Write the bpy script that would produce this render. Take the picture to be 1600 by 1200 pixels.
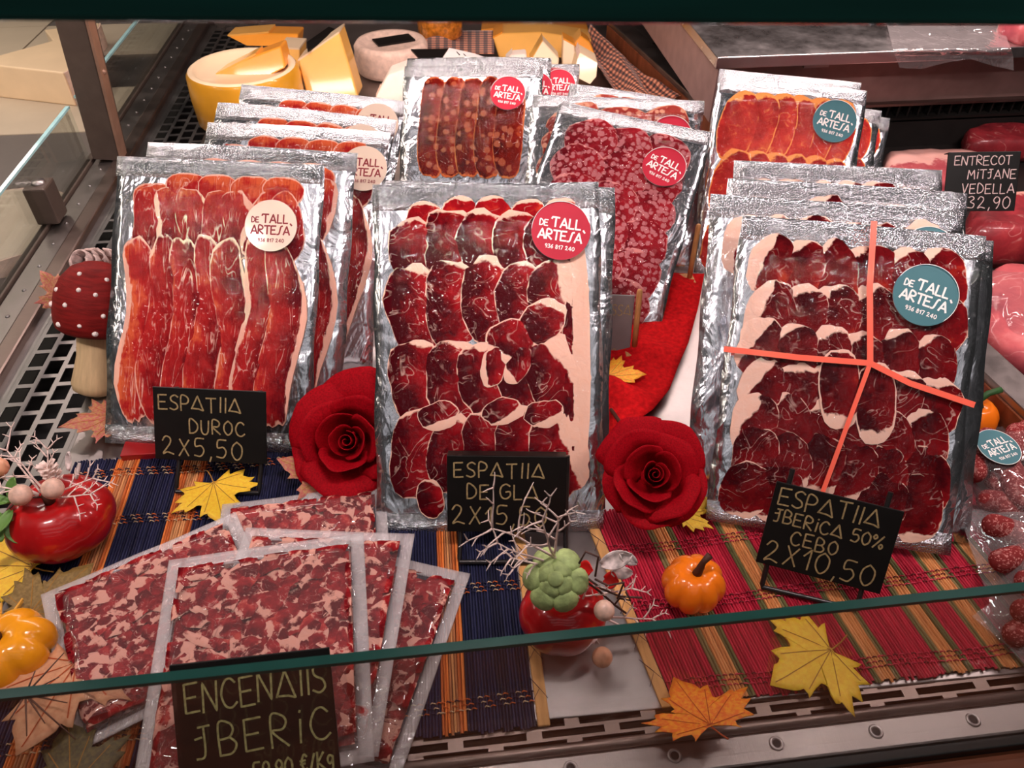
import bpy, bmesh, math, random
from mathutils import Vector, Matrix, noise

for o in list(bpy.data.objects):
    bpy.data.objects.remove(o)
scene = bpy.context.scene
COL = scene.collection
R = math.radians

# ------------------------------------------------------------------ camera
F = 1200.0
CAMH = 0.605
PITCH = math.atan(1100 / 1200.0)
YAW = math.atan(160 * math.cos(PITCH) / 1200)
FW = Vector((math.sin(YAW) * math.cos(PITCH), math.cos(YAW) * math.cos(PITCH), -math.sin(PITCH)))
RT = Vector((math.cos(YAW), -math.sin(YAW), 0))
UP = RT.cross(FW)
CAM = Vector((0, 0, CAMH))
cd = bpy.data.cameras.new('camera')
cd.sensor_width = 36
cd.lens = 36 * F / 1600
cd.clip_start = 0.01
cd.dof.use_dof = True
cd.dof.focus_distance = 0.78
cd.dof.aperture_fstop = 18
cam = bpy.data.objects.new('camera', cd)
COL.objects.link(cam)
cam.matrix_world = Matrix(((RT.x, UP.x, -FW.x, CAM.x), (RT.y, UP.y, -FW.y, CAM.y), (RT.z, UP.z, -FW.z, CAM.z), (0, 0, 0, 1)))
scene.camera = cam

# ------------------------------------------------------------------ world, lights, exposure
w = bpy.data.worlds.new('shop_air')
scene.world = w
w.use_nodes = True
w.node_tree.nodes['Background'].inputs[0].default_value = (1.0, 0.93, 0.90, 1)
w.node_tree.nodes['Background'].inputs[1].default_value = 0.03
scene.view_settings.view_transform = 'Standard'
scene.view_settings.look = 'None'
scene.view_settings.exposure = 0.0
scene.view_settings.gamma = 1.0
scene.view_settings.use_curve_mapping = False


def area(name, loc, size, energy, color, rot=(0, 0, 0), parent=None):
    l = bpy.data.lights.new(name, 'AREA')
    l.shape = 'RECTANGLE'
    l.size, l.size_y = size
    l.energy = energy
    l.color = color
    o = bpy.data.objects.new(name, l)
    COL.objects.link(o)
    o.location = loc
    o.rotation_euler = rot
    return o


for lx_ in (-0.52, 0.02, 0.54):
    LIGHT_FRONT = area('spot_or_fill', (lx_, 0.40, 0.720), (0.16, 0.04), 2.35, (1.0, 0.83, 0.81), (R(24), 0, 0))
    LIGHT_FRONT.data.spread = R(125)
FILL_MEAT = area('spot_or_fill', (0.95, 0.72, 0.74), (0.30, 0.05), 3.2, (1.0, 0.78, 0.77))  # added unseen fill that brightens the raw meat
LIGHT_BACK = area('strip_or_fill', (0.10, 1.22, 0.560), (1.7, 0.03), 9.0, (1.0, 0.80, 0.75))
for cy_ in (-0.35, -1.25, -2.15, -3.3):
    area('overhead_fill', (0.0, cy_, 2.6), (3.6, 0.42), 3.6, (1.0, 0.94, 0.95))  # unseen panels added overhead so the foil has something bright to mirror
FILL_SIDE = area('strip_or_fill', (-1.15, 1.3, 0.60), (0.03, 1.8), 7.0, (1.0, 0.85, 0.70))  # added unseen warm fill to lift the neighbouring tiles


# ------------------------------------------------------------------ pixel helpers (frame 1600 x 1200)
def ray(x, y):
    return FW + RT * ((x - 800) / F) - UP * ((y - 600) / F)


def G(x, y, z=0.0):
    d = ray(x, y)
    return CAM + d * ((z - CAM.z) / d.z)


def GY(x, y, Y):
    d = ray(x, y)
    return CAM + d * (Y / d.y)


def DP(x, y, d):
    return CAM + ray(x, y) * d


def PJ(p):
    d = Vector(p) - CAM
    z = d.dot(FW)
    return (800 + F * d.dot(RT) / z, 600 - F * d.dot(UP) / z)


# ------------------------------------------------------------------ objects
def tag(o, label=None, cat=None, group=None, kind=None):
    if label: o['label'] = label
    if cat: o['category'] = cat
    if group: o['group'] = group
    if kind: o['kind'] = kind
    return o


def thing(name, label, cat, m=None, group=None):
    o = bpy.data.objects.new(name, None)
    COL.objects.link(o)
    o.empty_display_size = 0.02
    if m is not None:
        o.matrix_world = m if isinstance(m, Matrix) else Matrix.Translation(m)
    tag(o, label, cat, group)
    return o


class MB:
    def __init__(s):
        s.v = []; s.f = []; s.mi = []; s.at = {}

    def add(s, vs, fs, mi=0, **at):
        b = len(s.v)
        s.v += [tuple(p) for p in vs]
        s.f += [tuple(i + b for i in f) for f in fs]
        s.mi += [mi] * len(fs)
        for k, a in at.items():
            L = s.at.setdefault(k, [0.0] * b)
            L += [0.0] * (b - len(L))
            L += list(a)
        return s

    def box(s, lo, hi, mi=0, M=None):
        x0, y0, z0 = lo; x1, y1, z1 = hi
        v = [Vector(p) for p in ((x0, y0, z0), (x1, y0, z0), (x1, y1, z0), (x0, y1, z0), (x0, y0, z1), (x1, y0, z1), (x1, y1, z1), (x0, y1, z1))]
        if M is not None: v = [M @ p for p in v]
        return s.add(v, [(0, 3, 2, 1), (4, 5, 6, 7), (0, 1, 5, 4), (1, 2, 6, 5), (2, 3, 7, 6), (3, 0, 4, 7)], mi)

    def prism(s, poly, z0, z1, mi=0, M=None):
        n = len(poly)
        v = [Vector((p[0], p[1], z0)) for p in poly] + [Vector((p[0], p[1], z1)) for p in poly]
        if M is not None: v = [M @ p for p in v]
        fs = [tuple(range(n - 1, -1, -1)), tuple(range(n, 2 * n))]
        fs += [(i, (i + 1) % n, n + (i + 1) % n, n + i) for i in range(n)]
        return s.add(v, fs, mi)

    def tube(s, pts, r, seg=8, mi=0, cap=True):
        pts = [Vector(p) for p in pts]
        n = len(pts)
        rr = r if isinstance(r, (list, tuple)) else [r] * n
        vs = []
        prev = None
        for i, p in enumerate(pts):
            t = (pts[min(i + 1, n - 1)] - pts[max(i - 1, 0)])
            if t.length < 1e-9: t = Vector((0, 0, 1))
            t.normalize()
            if prev is None:
                a = t.orthogonal().normalized()
            else:
                a = prev - t * prev.dot(t)
                a = a.normalized() if a.length > 1e-6 else t.orthogonal().normalized()
            prev = a
            b = t.cross(a)
            for k in range(seg):
                th = 2 * math.pi * k / seg
                vs.append(p + (a * math.cos(th) + b * math.sin(th)) * rr[i])
        fs = []
        for i in range(n - 1):
            for k in range(seg):
                k2 = (k + 1) % seg
                fs.append((i * seg + k, i * seg + k2, (i + 1) * seg + k2, (i + 1) * seg + k))
        if cap:
            fs.append(tuple(range(seg - 1, -1, -1)))
            fs.append(tuple(range((n - 1) * seg, n * seg)))
        return s.add(vs, fs, mi)

    def lathe(s, prof, seg=24, mi=0, fn=None, M=None):
        vs = []
        for (r, z) in prof:
            for k in range(seg):
                th = 2 * math.pi * k / seg
                q = fn(th, r, z) if fn else (r, z)
                p = Vector((q[0] * math.cos(th), q[0] * math.sin(th), q[1]))
                vs.append(M @ p if M is not None else p)
        fs = []
        for i in range(len(prof) - 1):
            for k in range(seg):
                k2 = (k + 1) % seg
                fs.append((i * seg + k, i * seg + k2, (i + 1) * seg + k2, (i + 1) * seg + k))
        return s.add(vs, fs, mi)

    def grid(s, fn, nu, nv, mi=0, at=None):
        vs = []; av = []
        for j in range(nv + 1):
            for i in range(nu + 1):
                vs.append(fn(i / nu, j / nv))
        fs = [(j * (nu + 1) + i, j * (nu + 1) + i + 1, (j + 1) * (nu + 1) + i + 1, (j + 1) * (nu + 1) + i) for j in range(nv) for i in range(nu)]
        return s.add(vs, fs, mi)

    def ribbon(s, pts, wd, zf, mi=0):
        """flat stroke in the xy plane, zf(x,y) gives height"""
        P = [Vector((p[0], p[1])) for p in pts]
        n = len(P)
        if n < 2: return s
        vs = []
        for i in range(n):
            t = P[min(i + 1, n - 1)] - P[max(i - 1, 0)]
            if t.length < 1e-9: t = Vector((1, 0))
            t.normalize()
            nn = Vector((-t.y, t.x)) * wd * .5
            e = P[i] + (t * wd * .3 if i == n - 1 else (-t * wd * .3 if i == 0 else Vector((0, 0))))
            a, b = e + nn, e - nn
            vs += [(a.x, a.y, zf(a.x, a.y)), (b.x, b.y, zf(b.x, b.y))]
        return s.add(vs, [(2 * i, 2 * i + 1, 2 * i + 3, 2 * i + 2) for i in range(n - 1)], mi)

    def build(s, name, mats, parent=None, smooth=True, label=None, kind=None, solid=0, bevel=0, auto=None):
        me = bpy.data.meshes.new(name)
        me.from_pydata(s.v, [], s.f)
        for m in (mats if isinstance(mats, (list, tuple)) else [mats]):
            me.materials.append(m)
        me.polygons.foreach_set('material_index', s.mi)
        me.polygons.foreach_set('use_smooth', [smooth] * len(s.f))
        for k, a in s.at.items():
            at = me.attributes.new(k, 'FLOAT', 'POINT')
            at.data.foreach_set('value', list(a) + [0.0] * (len(s.v) - len(a)))
        me.update()
        if smooth and auto:
            me.set_sharp_from_angle(angle=R(auto))
        o = bpy.data.objects.new(name, me)
        COL.objects.link(o)
        if parent is not None: o.parent = parent
        if label: o['label'] = label
        if kind: o['kind'] = kind
        if bevel:
            b = o.modifiers.new('bevel', 'BEVEL'); b.width = bevel; b.segments = 2; b.limit_method = 'ANGLE'
        if solid:
            b = o.modifiers.new('solid', 'SOLIDIFY'); b.thickness = solid; b.offset = 0
        return o


def clone(src, parent=None, M=None):
    o = src.copy()
    COL.objects.link(o)
    o.parent = parent
    if M is not None: o.matrix_basis = M
    return o


def nz(x, y, z=0.0):
    return noise.noise(Vector((x, y, z)))


# ------------------------------------------------------------------ materials
def newmat(name):
    m = bpy.data.materials.new(name)
    m.use_nodes = True
    nt = m.node_tree
    for n in list(nt.nodes): nt.nodes.remove(n)
    out = nt.nodes.new('ShaderNodeOutputMaterial')
    return m, nt, out


def nd(nt, t, props=None, **inp):
    n = nt.nodes.new('ShaderNode' + t)
    for k, v in (props or {}).items(): setattr(n, k, v)
    for k, v in inp.items():
        k = k.replace('_', ' ')
        s = n.inputs[int(k[1:])] if (k[0] == 'i' and k[1:].isdigit()) else n.inputs[k]
        if isinstance(v, bpy.types.NodeSocket): nt.links.new(v, s)
        else: s.default_value = v
    return n


def c4(c): return (c[0], c[1], c[2], 1)


def ramp(nt, fac, stops, interp='LINEAR'):
    n = nt.nodes.new('ShaderNodeValToRGB')
    n.color_ramp.interpolation = interp
    el = n.color_ramp.elements
    while len(el) < len(stops): el.new(0.5)
    for e, (p, c) in zip(el, stops):
        e.position = p; e.color = c4(c) if len(c) == 3 else c
    nt.links.new(fac, n.inputs[0])
    return n.outputs[0]


def coords(nt, scale=(1, 1, 1), kind='Object', rot=(0, 0, 0)):
    t = nt.nodes.new('ShaderNodeTexCoord')
    mp = nd(nt, 'Mapping', Vector=t.outputs[kind])
    mp.inputs['Scale'].default_value = scale
    mp.inputs['Rotation'].default_value = rot
    return mp.outputs[0]


def mth(nt, op, a, b=None, clamp=False):
    n = nt.nodes.new('ShaderNodeMath'); n.operation = op; n.use_clamp = clamp
    for i, v in enumerate((a, b)):
        if v is None: continue
        if isinstance(v, bpy.types.NodeSocket): nt.links.new(v, n.inputs[i])
        else: n.inputs[i].default_value = v
    return n.outputs[0]


def mixc(nt, fac, a, b, bt='MIX'):
    n = nt.nodes.new('ShaderNodeMix'); n.data_type = 'RGBA'; n.blend_type = bt
    for s, v in ((n.inputs[0], fac), (n.inputs[6], a), (n.inputs[7], b)):
        if isinstance(v, bpy.types.NodeSocket): nt.links.new(v, s)
        else: s.default_value = v if isinstance(v, (int, float)) else c4(v)
    return n.outputs[2]


def bumpn(nt, h, strength=.4, dist=.002):
    return nd(nt, 'Bump', Strength=strength, Distance=dist, Height=h).outputs[0]


def pbsdf(nt, out, color, rough=.5, metal=0., coat=0., coat_rough=.08, normal=None, spec=.5, sss=0., sheen=0.):
    p = nt.nodes.new('ShaderNodeBsdfPrincipled')
    for k, v in (('Base Color', color), ('Roughness', rough), ('Metallic', metal), ('Coat Weight', coat), ('Coat Roughness', coat_rough), ('Specular IOR Level', spec), ('Sheen Weight', sheen)):
        if isinstance(v, bpy.types.NodeSocket): nt.links.new(v, p.inputs[k])
        else: p.inputs[k].default_value = c4(v) if isinstance(v, tuple) else v
    if normal is not None:
        nt.links.new(normal, p.inputs['Normal'])
        nt.links.new(normal, p.inputs['Coat Normal'])
    nt.links.new(p.outputs[0], out.inputs[0])
    return p


def simple(name, color, rough=.5, metal=0., coat=0., noise_amt=.12, nscale=40, bump=0., bscale=80, spec=.28, sheen=0., stretch=(1, 1, 1), coat_rough=.08, bdist=.001):
    m, nt, out = newmat(name)
    v = coords(nt, stretch)
    n = nd(nt, 'TexNoise', Vector=v, Scale=nscale, Detail=4.0).outputs[0]
    dark = tuple(c * (1 - noise_amt) for c in color)
    lite = tuple(min(1, c * (1 + noise_amt)) for c in color)
    col = ramp(nt, n, [(.3, dark), (.7, lite)])
    nor = None
    if bump:
        b = nd(nt, 'TexNoise', Vector=v, Scale=bscale, Detail=5.0).outputs[0]
        nor = bumpn(nt, b, bump, bdist)
    pbsdf(nt, out, col, rough, metal, coat, coat_rough, nor, spec, sheen=sheen)
    return m


def m_steel(name, base=(.55, .54, .53), rough=.32, stretch=(4, 200, 4), marks=.25, metal=1.0):
    m, nt, out = newmat(name)
    v = coords(nt, stretch)
    g = nd(nt, 'TexNoise', Vector=v, Scale=6.0, Detail=3.0).outputs[0]
    v2 = coords(nt)
    sm = nd(nt, 'TexNoise', Vector=v2, Scale=14.0, Detail=6.0, Roughness=.7).outputs[0]
    col = ramp(nt, sm, [(.3, tuple(c * (1 - marks) for c in base)), (.7, base)])
    rr = nd(nt, 'MapRange', Value=sm, i1=.3, i2=.7, i3=rough - .08, i4=rough + .12).outputs[0]
    pbsdf(nt, out, col, rr, metal, normal=bumpn(nt, g, .15, .0006))
    return m


def m_foil(name, base=(.84, .86, .90), rough=.2, crimp=False):
    m, nt, out = newmat(name)
    v = coords(nt)
    if crimp:
        h = nd(nt, 'TexVoronoi', {'feature': 'F1'}, Vector=coords(nt, (1, 1.4, 1)), Scale=620.0).outputs[0]
        h2 = nd(nt, 'TexNoise', Vector=coords(nt, (1, 3, 1)), Scale=30.0, Detail=3.0).outputs[0]
        nb = nd(nt, 'Bump', Strength=.8, Distance=.0012, Height=h)
        nb2 = nd(nt, 'Bump', Strength=.5, Distance=.004, Height=h2, Normal=nb.outputs[0]).outputs[0]
        pbsdf(nt, out, base, .24, 1.0, normal=nb2)
        return m
    a = nd(nt, 'TexNoise', Vector=coords(nt, (1.6, 1, 1)), Scale=16.0, Detail=3.0, Distortion=.8).outputs[0]
    b = nd(nt, 'TexNoise', Vector=coords(nt, (1.0, .35, 1)), Scale=70.0, Detail=3.0, Distortion=1.5).outputs[0]
    n1 = nd(nt, 'Bump', Strength=.55, Distance=.012, Height=a)
    n2 = nd(nt, 'Bump', Strength=.28, Distance=.003, Height=b, Normal=n1.outputs[0]).outputs[0]
    pbsdf(nt, out, base, rough, 1.0, normal=n2)
    return m


def m_film(name, tint=(.97, .97, .98), strength=.016, scale=120., bump=.9, rough=.02, milky=0.0, stretch=(1.3, .8, 1), graze=.18):
    """clear cling film: see-through, glossy, wrinkled"""
    m, nt, out = newmat(name)
    v = coords(nt, stretch)
    a = nd(nt, 'TexNoise', Vector=v, Scale=scale, Detail=1.0, Distortion=2.2).outputs[0]
    b = nd(nt, 'TexNoise', Vector=v, Scale=scale * .22, Detail=2.0, Distortion=1.0).outputs[0]
    n1 = nd(nt, 'Bump', Strength=bump, Distance=.004, Height=b)
    n2 = nd(nt, 'Bump', Strength=bump, Distance=.0016, Height=a, Normal=n1.outputs[0]).outputs[0]
    tr = nd(nt, 'BsdfTransparent', Color=c4(tint)).outputs[0]
    gl = nd(nt, 'BsdfAnisotropic', Color=(1, 1, 1, 1), Roughness=rough, Normal=n2).outputs[0]
    lw = nd(nt, 'LayerWeight', Blend=.35, Normal=n2).outputs['Fresnel']
    fac = mth(nt, 'ADD', mth(nt, 'MULTIPLY', lw, graze), strength, True)
    mx = nd(nt, 'MixShader', Fac=fac, i1=tr, i2=gl).outputs[0]
    if milky:
        df = nd(nt, 'BsdfDiffuse', Color=(.93, .84, .84, 1)).outputs[0]
        mx = nd(nt, 'MixShader', Fac=milky, i1=mx, i2=df).outputs[0]
    nt.links.new(mx, out.inputs[0])
    return m


def m_glass(name, tint, refl=.05, graze=.6, rough=.0):
    m, nt, out = newmat(name)
    tr = nd(nt, 'BsdfTransparent', Color=c4(tint)).outputs[0]
    gl = nd(nt, 'BsdfAnisotropic', Color=(1, 1, 1, 1), Roughness=rough).outputs[0]
    lw = nd(nt, 'LayerWeight', Blend=.3).outputs['Fresnel']
    fac = mth(nt, 'ADD', mth(nt, 'MULTIPLY', lw, graze), refl, True)
    nt.links.new(nd(nt, 'MixShader', Fac=fac, i1=tr, i2=gl).outputs[0], out.inputs[0])
    return m


def m_meat(name, dark, red, fat, orange=None, vein=.5, nscale=55., mottled=0., spot_scale=160., coat=0., streak=(1, 1, 1), spotcol=None, spot_r=.40):
    """attributes: fat 0..1 (0.5 = edge of the fat), tone 0..1 (muscle darkness)"""
    m, nt, out = newmat(name)
    v = coords(nt)
    fa = nd(nt, 'Attribute', {'attribute_name': 'fat'}).outputs['Fac']
    to = nd(nt, 'Attribute', {'attribute_name': 'tone'}).outputs['Fac']
    n1 = nd(nt, 'TexNoise', Vector=v, Scale=nscale, Detail=5.0, Roughness=.6).outputs[0]
    n2 = nd(nt, 'TexNoise', Vector=coords(nt, streak), Scale=nscale * 2.2, Detail=4.0, Distortion=1.2).outputs[0]
    t = mth(nt, 'ADD', to, mth(nt, 'MULTIPLY', mth(nt, 'SUBTRACT', n1, .5), 1.1))
    t = mth(nt, 'ADD', t, mth(nt, 'MULTIPLY', mth(nt, 'SUBTRACT', n2, .5), .5), True)
    stops = [(.15, dark), (.75, red)]
    if orange: stops.append((1.0, orange))
    col = ramp(nt, t, stops)
    # thin white sinews
    vd = nd(nt, 'TexNoise', Vector=coords(nt, streak), Scale=nscale * .55, Detail=2.0, Distortion=1.6).outputs[0]
    line = mth(nt, 'SUBTRACT', 1.0, mth(nt, 'MULTIPLY', mth(nt, 'ABSOLUTE', mth(nt, 'SUBTRACT', vd, .5)), 55.), True)
    brk = nd(nt, 'MapRange', Value=n1, i1=.45, i2=.6, i3=0., i4=vein).outputs[0]
    col = mixc(nt, mth(nt, 'MULTIPLY', line, brk), col, fat)
    if mottled:
        vo = nd(nt, 'TexVoronoi', {'feature': 'F1'}, Vector=nd(nt, 'VectorMath', {'operation': 'ADD'}, i0=v, i1=nd(nt, 'VectorMath', {'operation': 'SCALE'}, i0=nd(nt, 'TexNoise', Vector=v, Scale=spot_scale * .8, Detail=2.0).outputs[1], Scale=.006).outputs[0]).outputs[0], Scale=spot_scale)
        rnd = nd(nt, 'SeparateColor', i0=vo.outputs['Color']).outputs[0]
        inside = nd(nt, 'MapRange', Value=vo.outputs['Distance'], i1=spot_r - .06, i2=spot_r + .07, i3=1., i4=0.).outputs[0]
        sel = nd(nt, 'MapRange', Value=rnd, i1=1 - mottled - .03, i2=1 - mottled + .03, i3=0., i4=.9).outputs[0]
        col = mixc(nt, mth(nt, 'MULTIPLY', inside, sel), col, spotcol or fat)
    ff = mth(nt, 'ADD', fa, mth(nt, 'MULTIPLY', mth(nt, 'SUBTRACT', n1, .5), .55))
    ff = mth(nt, 'ADD', ff, mth(nt, 'MULTIPLY', mth(nt, 'SUBTRACT', n2, .5), .3))
    fm = nd(nt, 'MapRange', Value=ff, i1=.47, i2=.56, i3=0., i4=1.).outputs[0]
    fatv = mixc(nt, n2, fat, tuple(min(1, c * k) for c, k in zip(fat, (1.02, .84, .72))))
    col = mixc(nt, fm, col, fatv)
    nor = bumpn(nt, n2, .35, .0014)
    pbsdf(nt, out, col, .5, 0, coat, .10, nor, .3 if coat else 0.)
    return m


# colours
M_STEEL = m_steel('brushed_steel', (.50, .455, .445), .36, (4, 200, 4))
M_STEEL_D = m_steel('dull_steel', (.34, .30, .285), .40, (200, 4, 4))
M_STEEL_B = m_steel('brown_tinted_steel', (.27, .205, .18), .40, (4, 120, 4))
M_FACE = simple('brown_enamel', (.34, .21, .19), .4, metal=.25)
M_GRILLE = m_steel('grille_steel', (.33, .31, .305), .40, (40, 40, 40))
M_PAN = simple('dark_pan', (.012, .011, .011), .7)
M_BLACK = simple('black_plastic', (.012, .011, .010), .45, bump=.1, bscale=400)
M_BLACKWALL = simple('black_panel', (.02, .017, .016), .4)
M_WOODP = simple('brown_front_panel', (.20, .055, .022), .4, noise_amt=.3, nscale=12, stretch=(1, 6, 1))
M_GLASS = m_glass('side_glass', (.93, .96, .95), .05, .45)
M_FGLASS = m_glass('front_glass', (.88, .88, .87), .022, .22)
M_EDGE = simple('glass_edge_teal', (.018, .085, .070), .15, coat=.6)
M_EDGE_D = simple('glass_edge_deep_green', (.006, .12, .095), .10, coat=1.0, noise_amt=.4, nscale=5, stretch=(1, 1, 12))
M_EDGE_L = simple('glass_edge_bright', (.42, .72, .74), .1, coat=1.0)
M_FOIL = m_foil('pouch_foil')
M_CRIMP = m_foil('crimped_seal', (.58, .60, .63), crimp=True)
M_FILM = m_film('pouch_film')
M_BAGFILM = m_film('clear_bag_film', strength=.04, scale=45., bump=.9, milky=.13, graze=.45)
M_BAGFILM2 = m_film('clear_bag_plain', strength=.04, scale=40., bump=.9, milky=.04)
M_SEALCLEAR = m_film('frosted_seal', strength=.05, scale=240., bump=.35, rough=.22, milky=.24)

HAM_FAT = (.92, .62, .50)
M_HAM = m_meat('cured_shoulder', (.060, .002, .005), (.36, .008, .013), HAM_FAT, (.60, .050, .025))
M_HAM_D = m_meat('dark_cured_shoulder', (.045, .003, .005), (.22, .008, .011), (.88, .62, .52), (.42, .03, .015), vein=.45)
M_HAM_L = m_meat('duroc_shoulder', (.11, .004, .008), (.46, .020, .020), (.84, .50, .40), (.68, .12, .045), streak=(2.2, .5, 1), vein=.95)
M_LOMO = m_meat('cured_loin', (.30, .018, .018), (.62, .045, .035), (.85, .34, .10), (.72, .12, .05), vein=.55)
M_SALAMI = m_meat('salami', (.11, .005, .010), (.32, .016, .024), (.66, .28, .28), None, vein=.1, mottled=.72, spot_scale=150., spotcol=(.50, .17, .18), spot_r=.52)
M_SALAMI2 = m_meat('brown_salami', (.16, .02, .015), (.36, .05, .04), (.62, .30, .20), None, vein=.1, mottled=.55, spot_scale=130., spot_r=.5)
M_CHORIZO = m_meat('chorizo', (.055, .004, .004), (.22, .012, .007), (.60, .16, .05), (.55, .10, .03), vein=.25, mottled=.40, spot_scale=85., streak=(1.5, .6, 1), spotcol=(.36, .085, .04), spot_r=.46)
M_SHAVE = m_meat('ham_shavings', (.11, .005, .008), (.34, .018, .022), (.70, .38, .32), (.50, .06, .045), nscale=130., vein=.6)
M_RAW = m_meat('raw_beef', (.16, .012, .018), (.42, .035, .045), (.86, .46, .40), (.56, .07, .07), nscale=30., coat=.4)
M_RAWPINK = m_meat('raw_pork', (.36, .05, .07), (.62, .12, .13), (.86, .50, .46), (.70, .22, .22), nscale=26., coat=.4)
M_SAUS = m_meat('small_cured_sausage', (.22, .03, .03), (.42, .09, .08), (.70, .38, .34), None, mottled=.5, spot_scale=420., spotcol=(.58, .22, .20))

M_STK_CREAM = simple('cream_sticker', (.93, .73, .58), .38, noise_amt=.02, coat=.3)
M_STK_PINK = simple('raspberry_sticker', (.52, .028, .055), .5, noise_amt=.04, spec=.1)
M_STK_TEAL = simple('teal_sticker', (.070, .190, .220), .5, noise_amt=.04, spec=.12)
M_INK_W = simple('white_print', (.92, .88, .85), .5, noise_amt=.01)
M_INK_R = simple('wine_red_print', (.30, .035, .040), .5, noise_amt=.01)
M_INK_G = simple('gold_chalk', (.33, .24, .11), .7, noise_amt=.35, nscale=400)
M_INK_Y = simple('pale_yellow_chalk', (.50, .48, .20), .7, noise_amt=.35, nscale=400)
M_INK_P = simple('pale_pink_chalk', (.72, .55, .52), .7, noise_amt=.3, nscale=400)
M_CARD = simple('chalkboard_black', (.006, .005, .0045), .42, noise_amt=.2, coat=.0, spec=.25)
M_CARDG = simple('grey_board', (.20, .17, .17), .45)
M_WIRE = simple('dark_wire', (.06, .055, .055), .3, metal=.8)
M_BAND = simple('coral_tape', (.95, .14, .085), .42, noise_amt=.05)
M_WOOD = simple('light_wood', (.52, .25, .09), .5, noise_amt=.25, nscale=30, stretch=(8, 8, 1))
M_REDCLOTH = simple('red_felt', (.48, .006, .008), .9, noise_amt=.3, nscale=200, bump=.8, bscale=700, spec=.08)
M_ROSE = simple('velvet_rose', (.30, .001, .006), .7, noise_amt=.3, nscale=30, spec=.08, bump=.15, bscale=400)
M_PUMP = simple('orange_pumpkin', (.95, .20, .008), .25, noise_amt=.12, nscale=20, coat=.6)
M_PUMPY = simple('yellow_orange_squash', (.95, .34, .01), .25, noise_amt=.15, nscale=20, coat=.6)
M_STEMB = simple('dark_brown_stem', (.07, .022, .012), .6, bump=.4, bscale=200)
M_STEMG = simple('green_stem', (.03, .09, .025), .5, noise_amt=.3)
M_FRUIT = simple('glossy_red_fruit', (.46, .006, .008), .28, noise_amt=.3, nscale=25, coat=.7, bump=.25, bscale=60)
M_MUSH = simple('red_mushroom_cap', (.17, .009, .008), .6, spec=.12, noise_amt=.3, nscale=60, stretch=(1, 1, 6), bump=.4, bscale=300)
M_MUSHSTEM = simple('wooden_mushroom_stem', (.56, .40, .22), .6, noise_amt=.12, nscale=40, stretch=(6, 6, .6))
M_DOT = simple('white_dots', (.85, .74, .70), .6, bump=.4, bscale=600)
M_TWIG = simple('frosted_twig', (.84, .66, .60), .7, noise_amt=.15)
M_TWIGB = simple('brown_twig', (.10, .05, .04), .7, noise_amt=.2)
M_BERRY = simple('beige_berry', (.72, .46, .36), .45, noise_amt=.25, nscale=150, coat=.3)
M_BERRYO = simple('peach_berry', (.82, .40, .24), .45, noise_amt=.2, nscale=150, coat=.3)
M_GREENLEAF = simple('green_leaf', (.13, .26, .06), .45, noise_amt=.3)
M_SUCC = simple('powdery_succulent', (.36, .46, .18), .55, noise_amt=.3, nscale=120, bump=.3, bscale=500)
M_SILV = simple('speckled_silver_leaf', (.66, .56, .54), .45, noise_amt=.5, nscale=160)
M_CONE = simple('frosted_pinecone', (.26, .13, .11), .7, noise_amt=.3)
M_CONEW = simple('pinecone_frost', (.82, .64, .58), .7, noise_amt=.1)
M_CONES = simple('pinecone_scale', (.38, .28, .26), .7, noise_amt=.95, nscale=130)
M_STRAW = simple('straw', (.70, .36, .06), .6, noise_amt=.3)
M_CHEESE = simple('yellow_cheese', (.90, .46, .10), .35, noise_amt=.08, nscale=15, coat=.5)
M_CHEESE_O = simple('orange_cheese', (.90, .34, .035), .35, noise_amt=.1, nscale=15, coat=.5)
M_CHEESE_P = simple('pale_cheese', (.92, .70, .46), .4, noise_amt=.05, nscale=15, coat=.4)
M_RIND = simple('mustard_rind', (.72, .33, .02), .35, noise_amt=.2, nscale=12, coat=.5)
M_RINDP = simple('cream_rind', (.88, .62, .50), .6, noise_amt=.15, nscale=90, bump=.5, bscale=150)
M_WHITECH = simple('white_cheese', (.93, .78, .66), .5, noise_amt=.05, bump=.4, bscale=90)
M_PAPER = simple('white_paper', (.88, .80, .76), .6, noise_amt=.04)
M_TILE_L = simple('cream_tile', (.56, .47, .36), .5, noise_amt=.08, nscale=8)
M_TILE_D = simple('grey_tile', (.15, .13, .12), .5, noise_amt=.12, nscale=8)
M_POST = simple('bronze_post', (.115, .085, .070), .42, metal=.3)
M_POSTL = simple('bronze_post_edge', (.34, .20, .14), .4, metal=.3)
M_TAN = simple('bamboo_edge', (.66, .34, .12), .5, noise_amt=.2, nscale=40, stretch=(6, .5, 6))


def m_gingham():
    m, nt, out = newmat('gingham_cloth')
    uv = nd(nt, 'Attribute', {'attribute_name': 'cu'}).outputs['Fac']
    vv = nd(nt, 'Attribute', {'attribute_name': 'cv'}).outputs['Fac']
    a = mth(nt, 'GREATER_THAN', mth(nt, 'FRACT', mth(nt, 'MULTIPLY', uv, 11.)), .5)
    b = mth(nt, 'GREATER_THAN', mth(nt, 'FRACT', mth(nt, 'MULTIPLY', vv, 26.)), .5)
    s = mth(nt, 'MULTIPLY', mth(nt, 'ADD', a, b), .5)
    col = ramp(nt, s, [(0., (.82, .34, .18)), (.5, (.26, .07, .05)), (1., (.03, .014, .014))], 'CONSTANT')
    col = ramp(nt, s, [(.1, (.82, .34, .18)), (.3, (.28, .08, .05)), (.8, (.02, .012, .012))], 'CONSTANT')
    pbsdf(nt, out, col, .9, sheen=.3)
    return m


M_GINGHAM = m_gingham()


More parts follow.
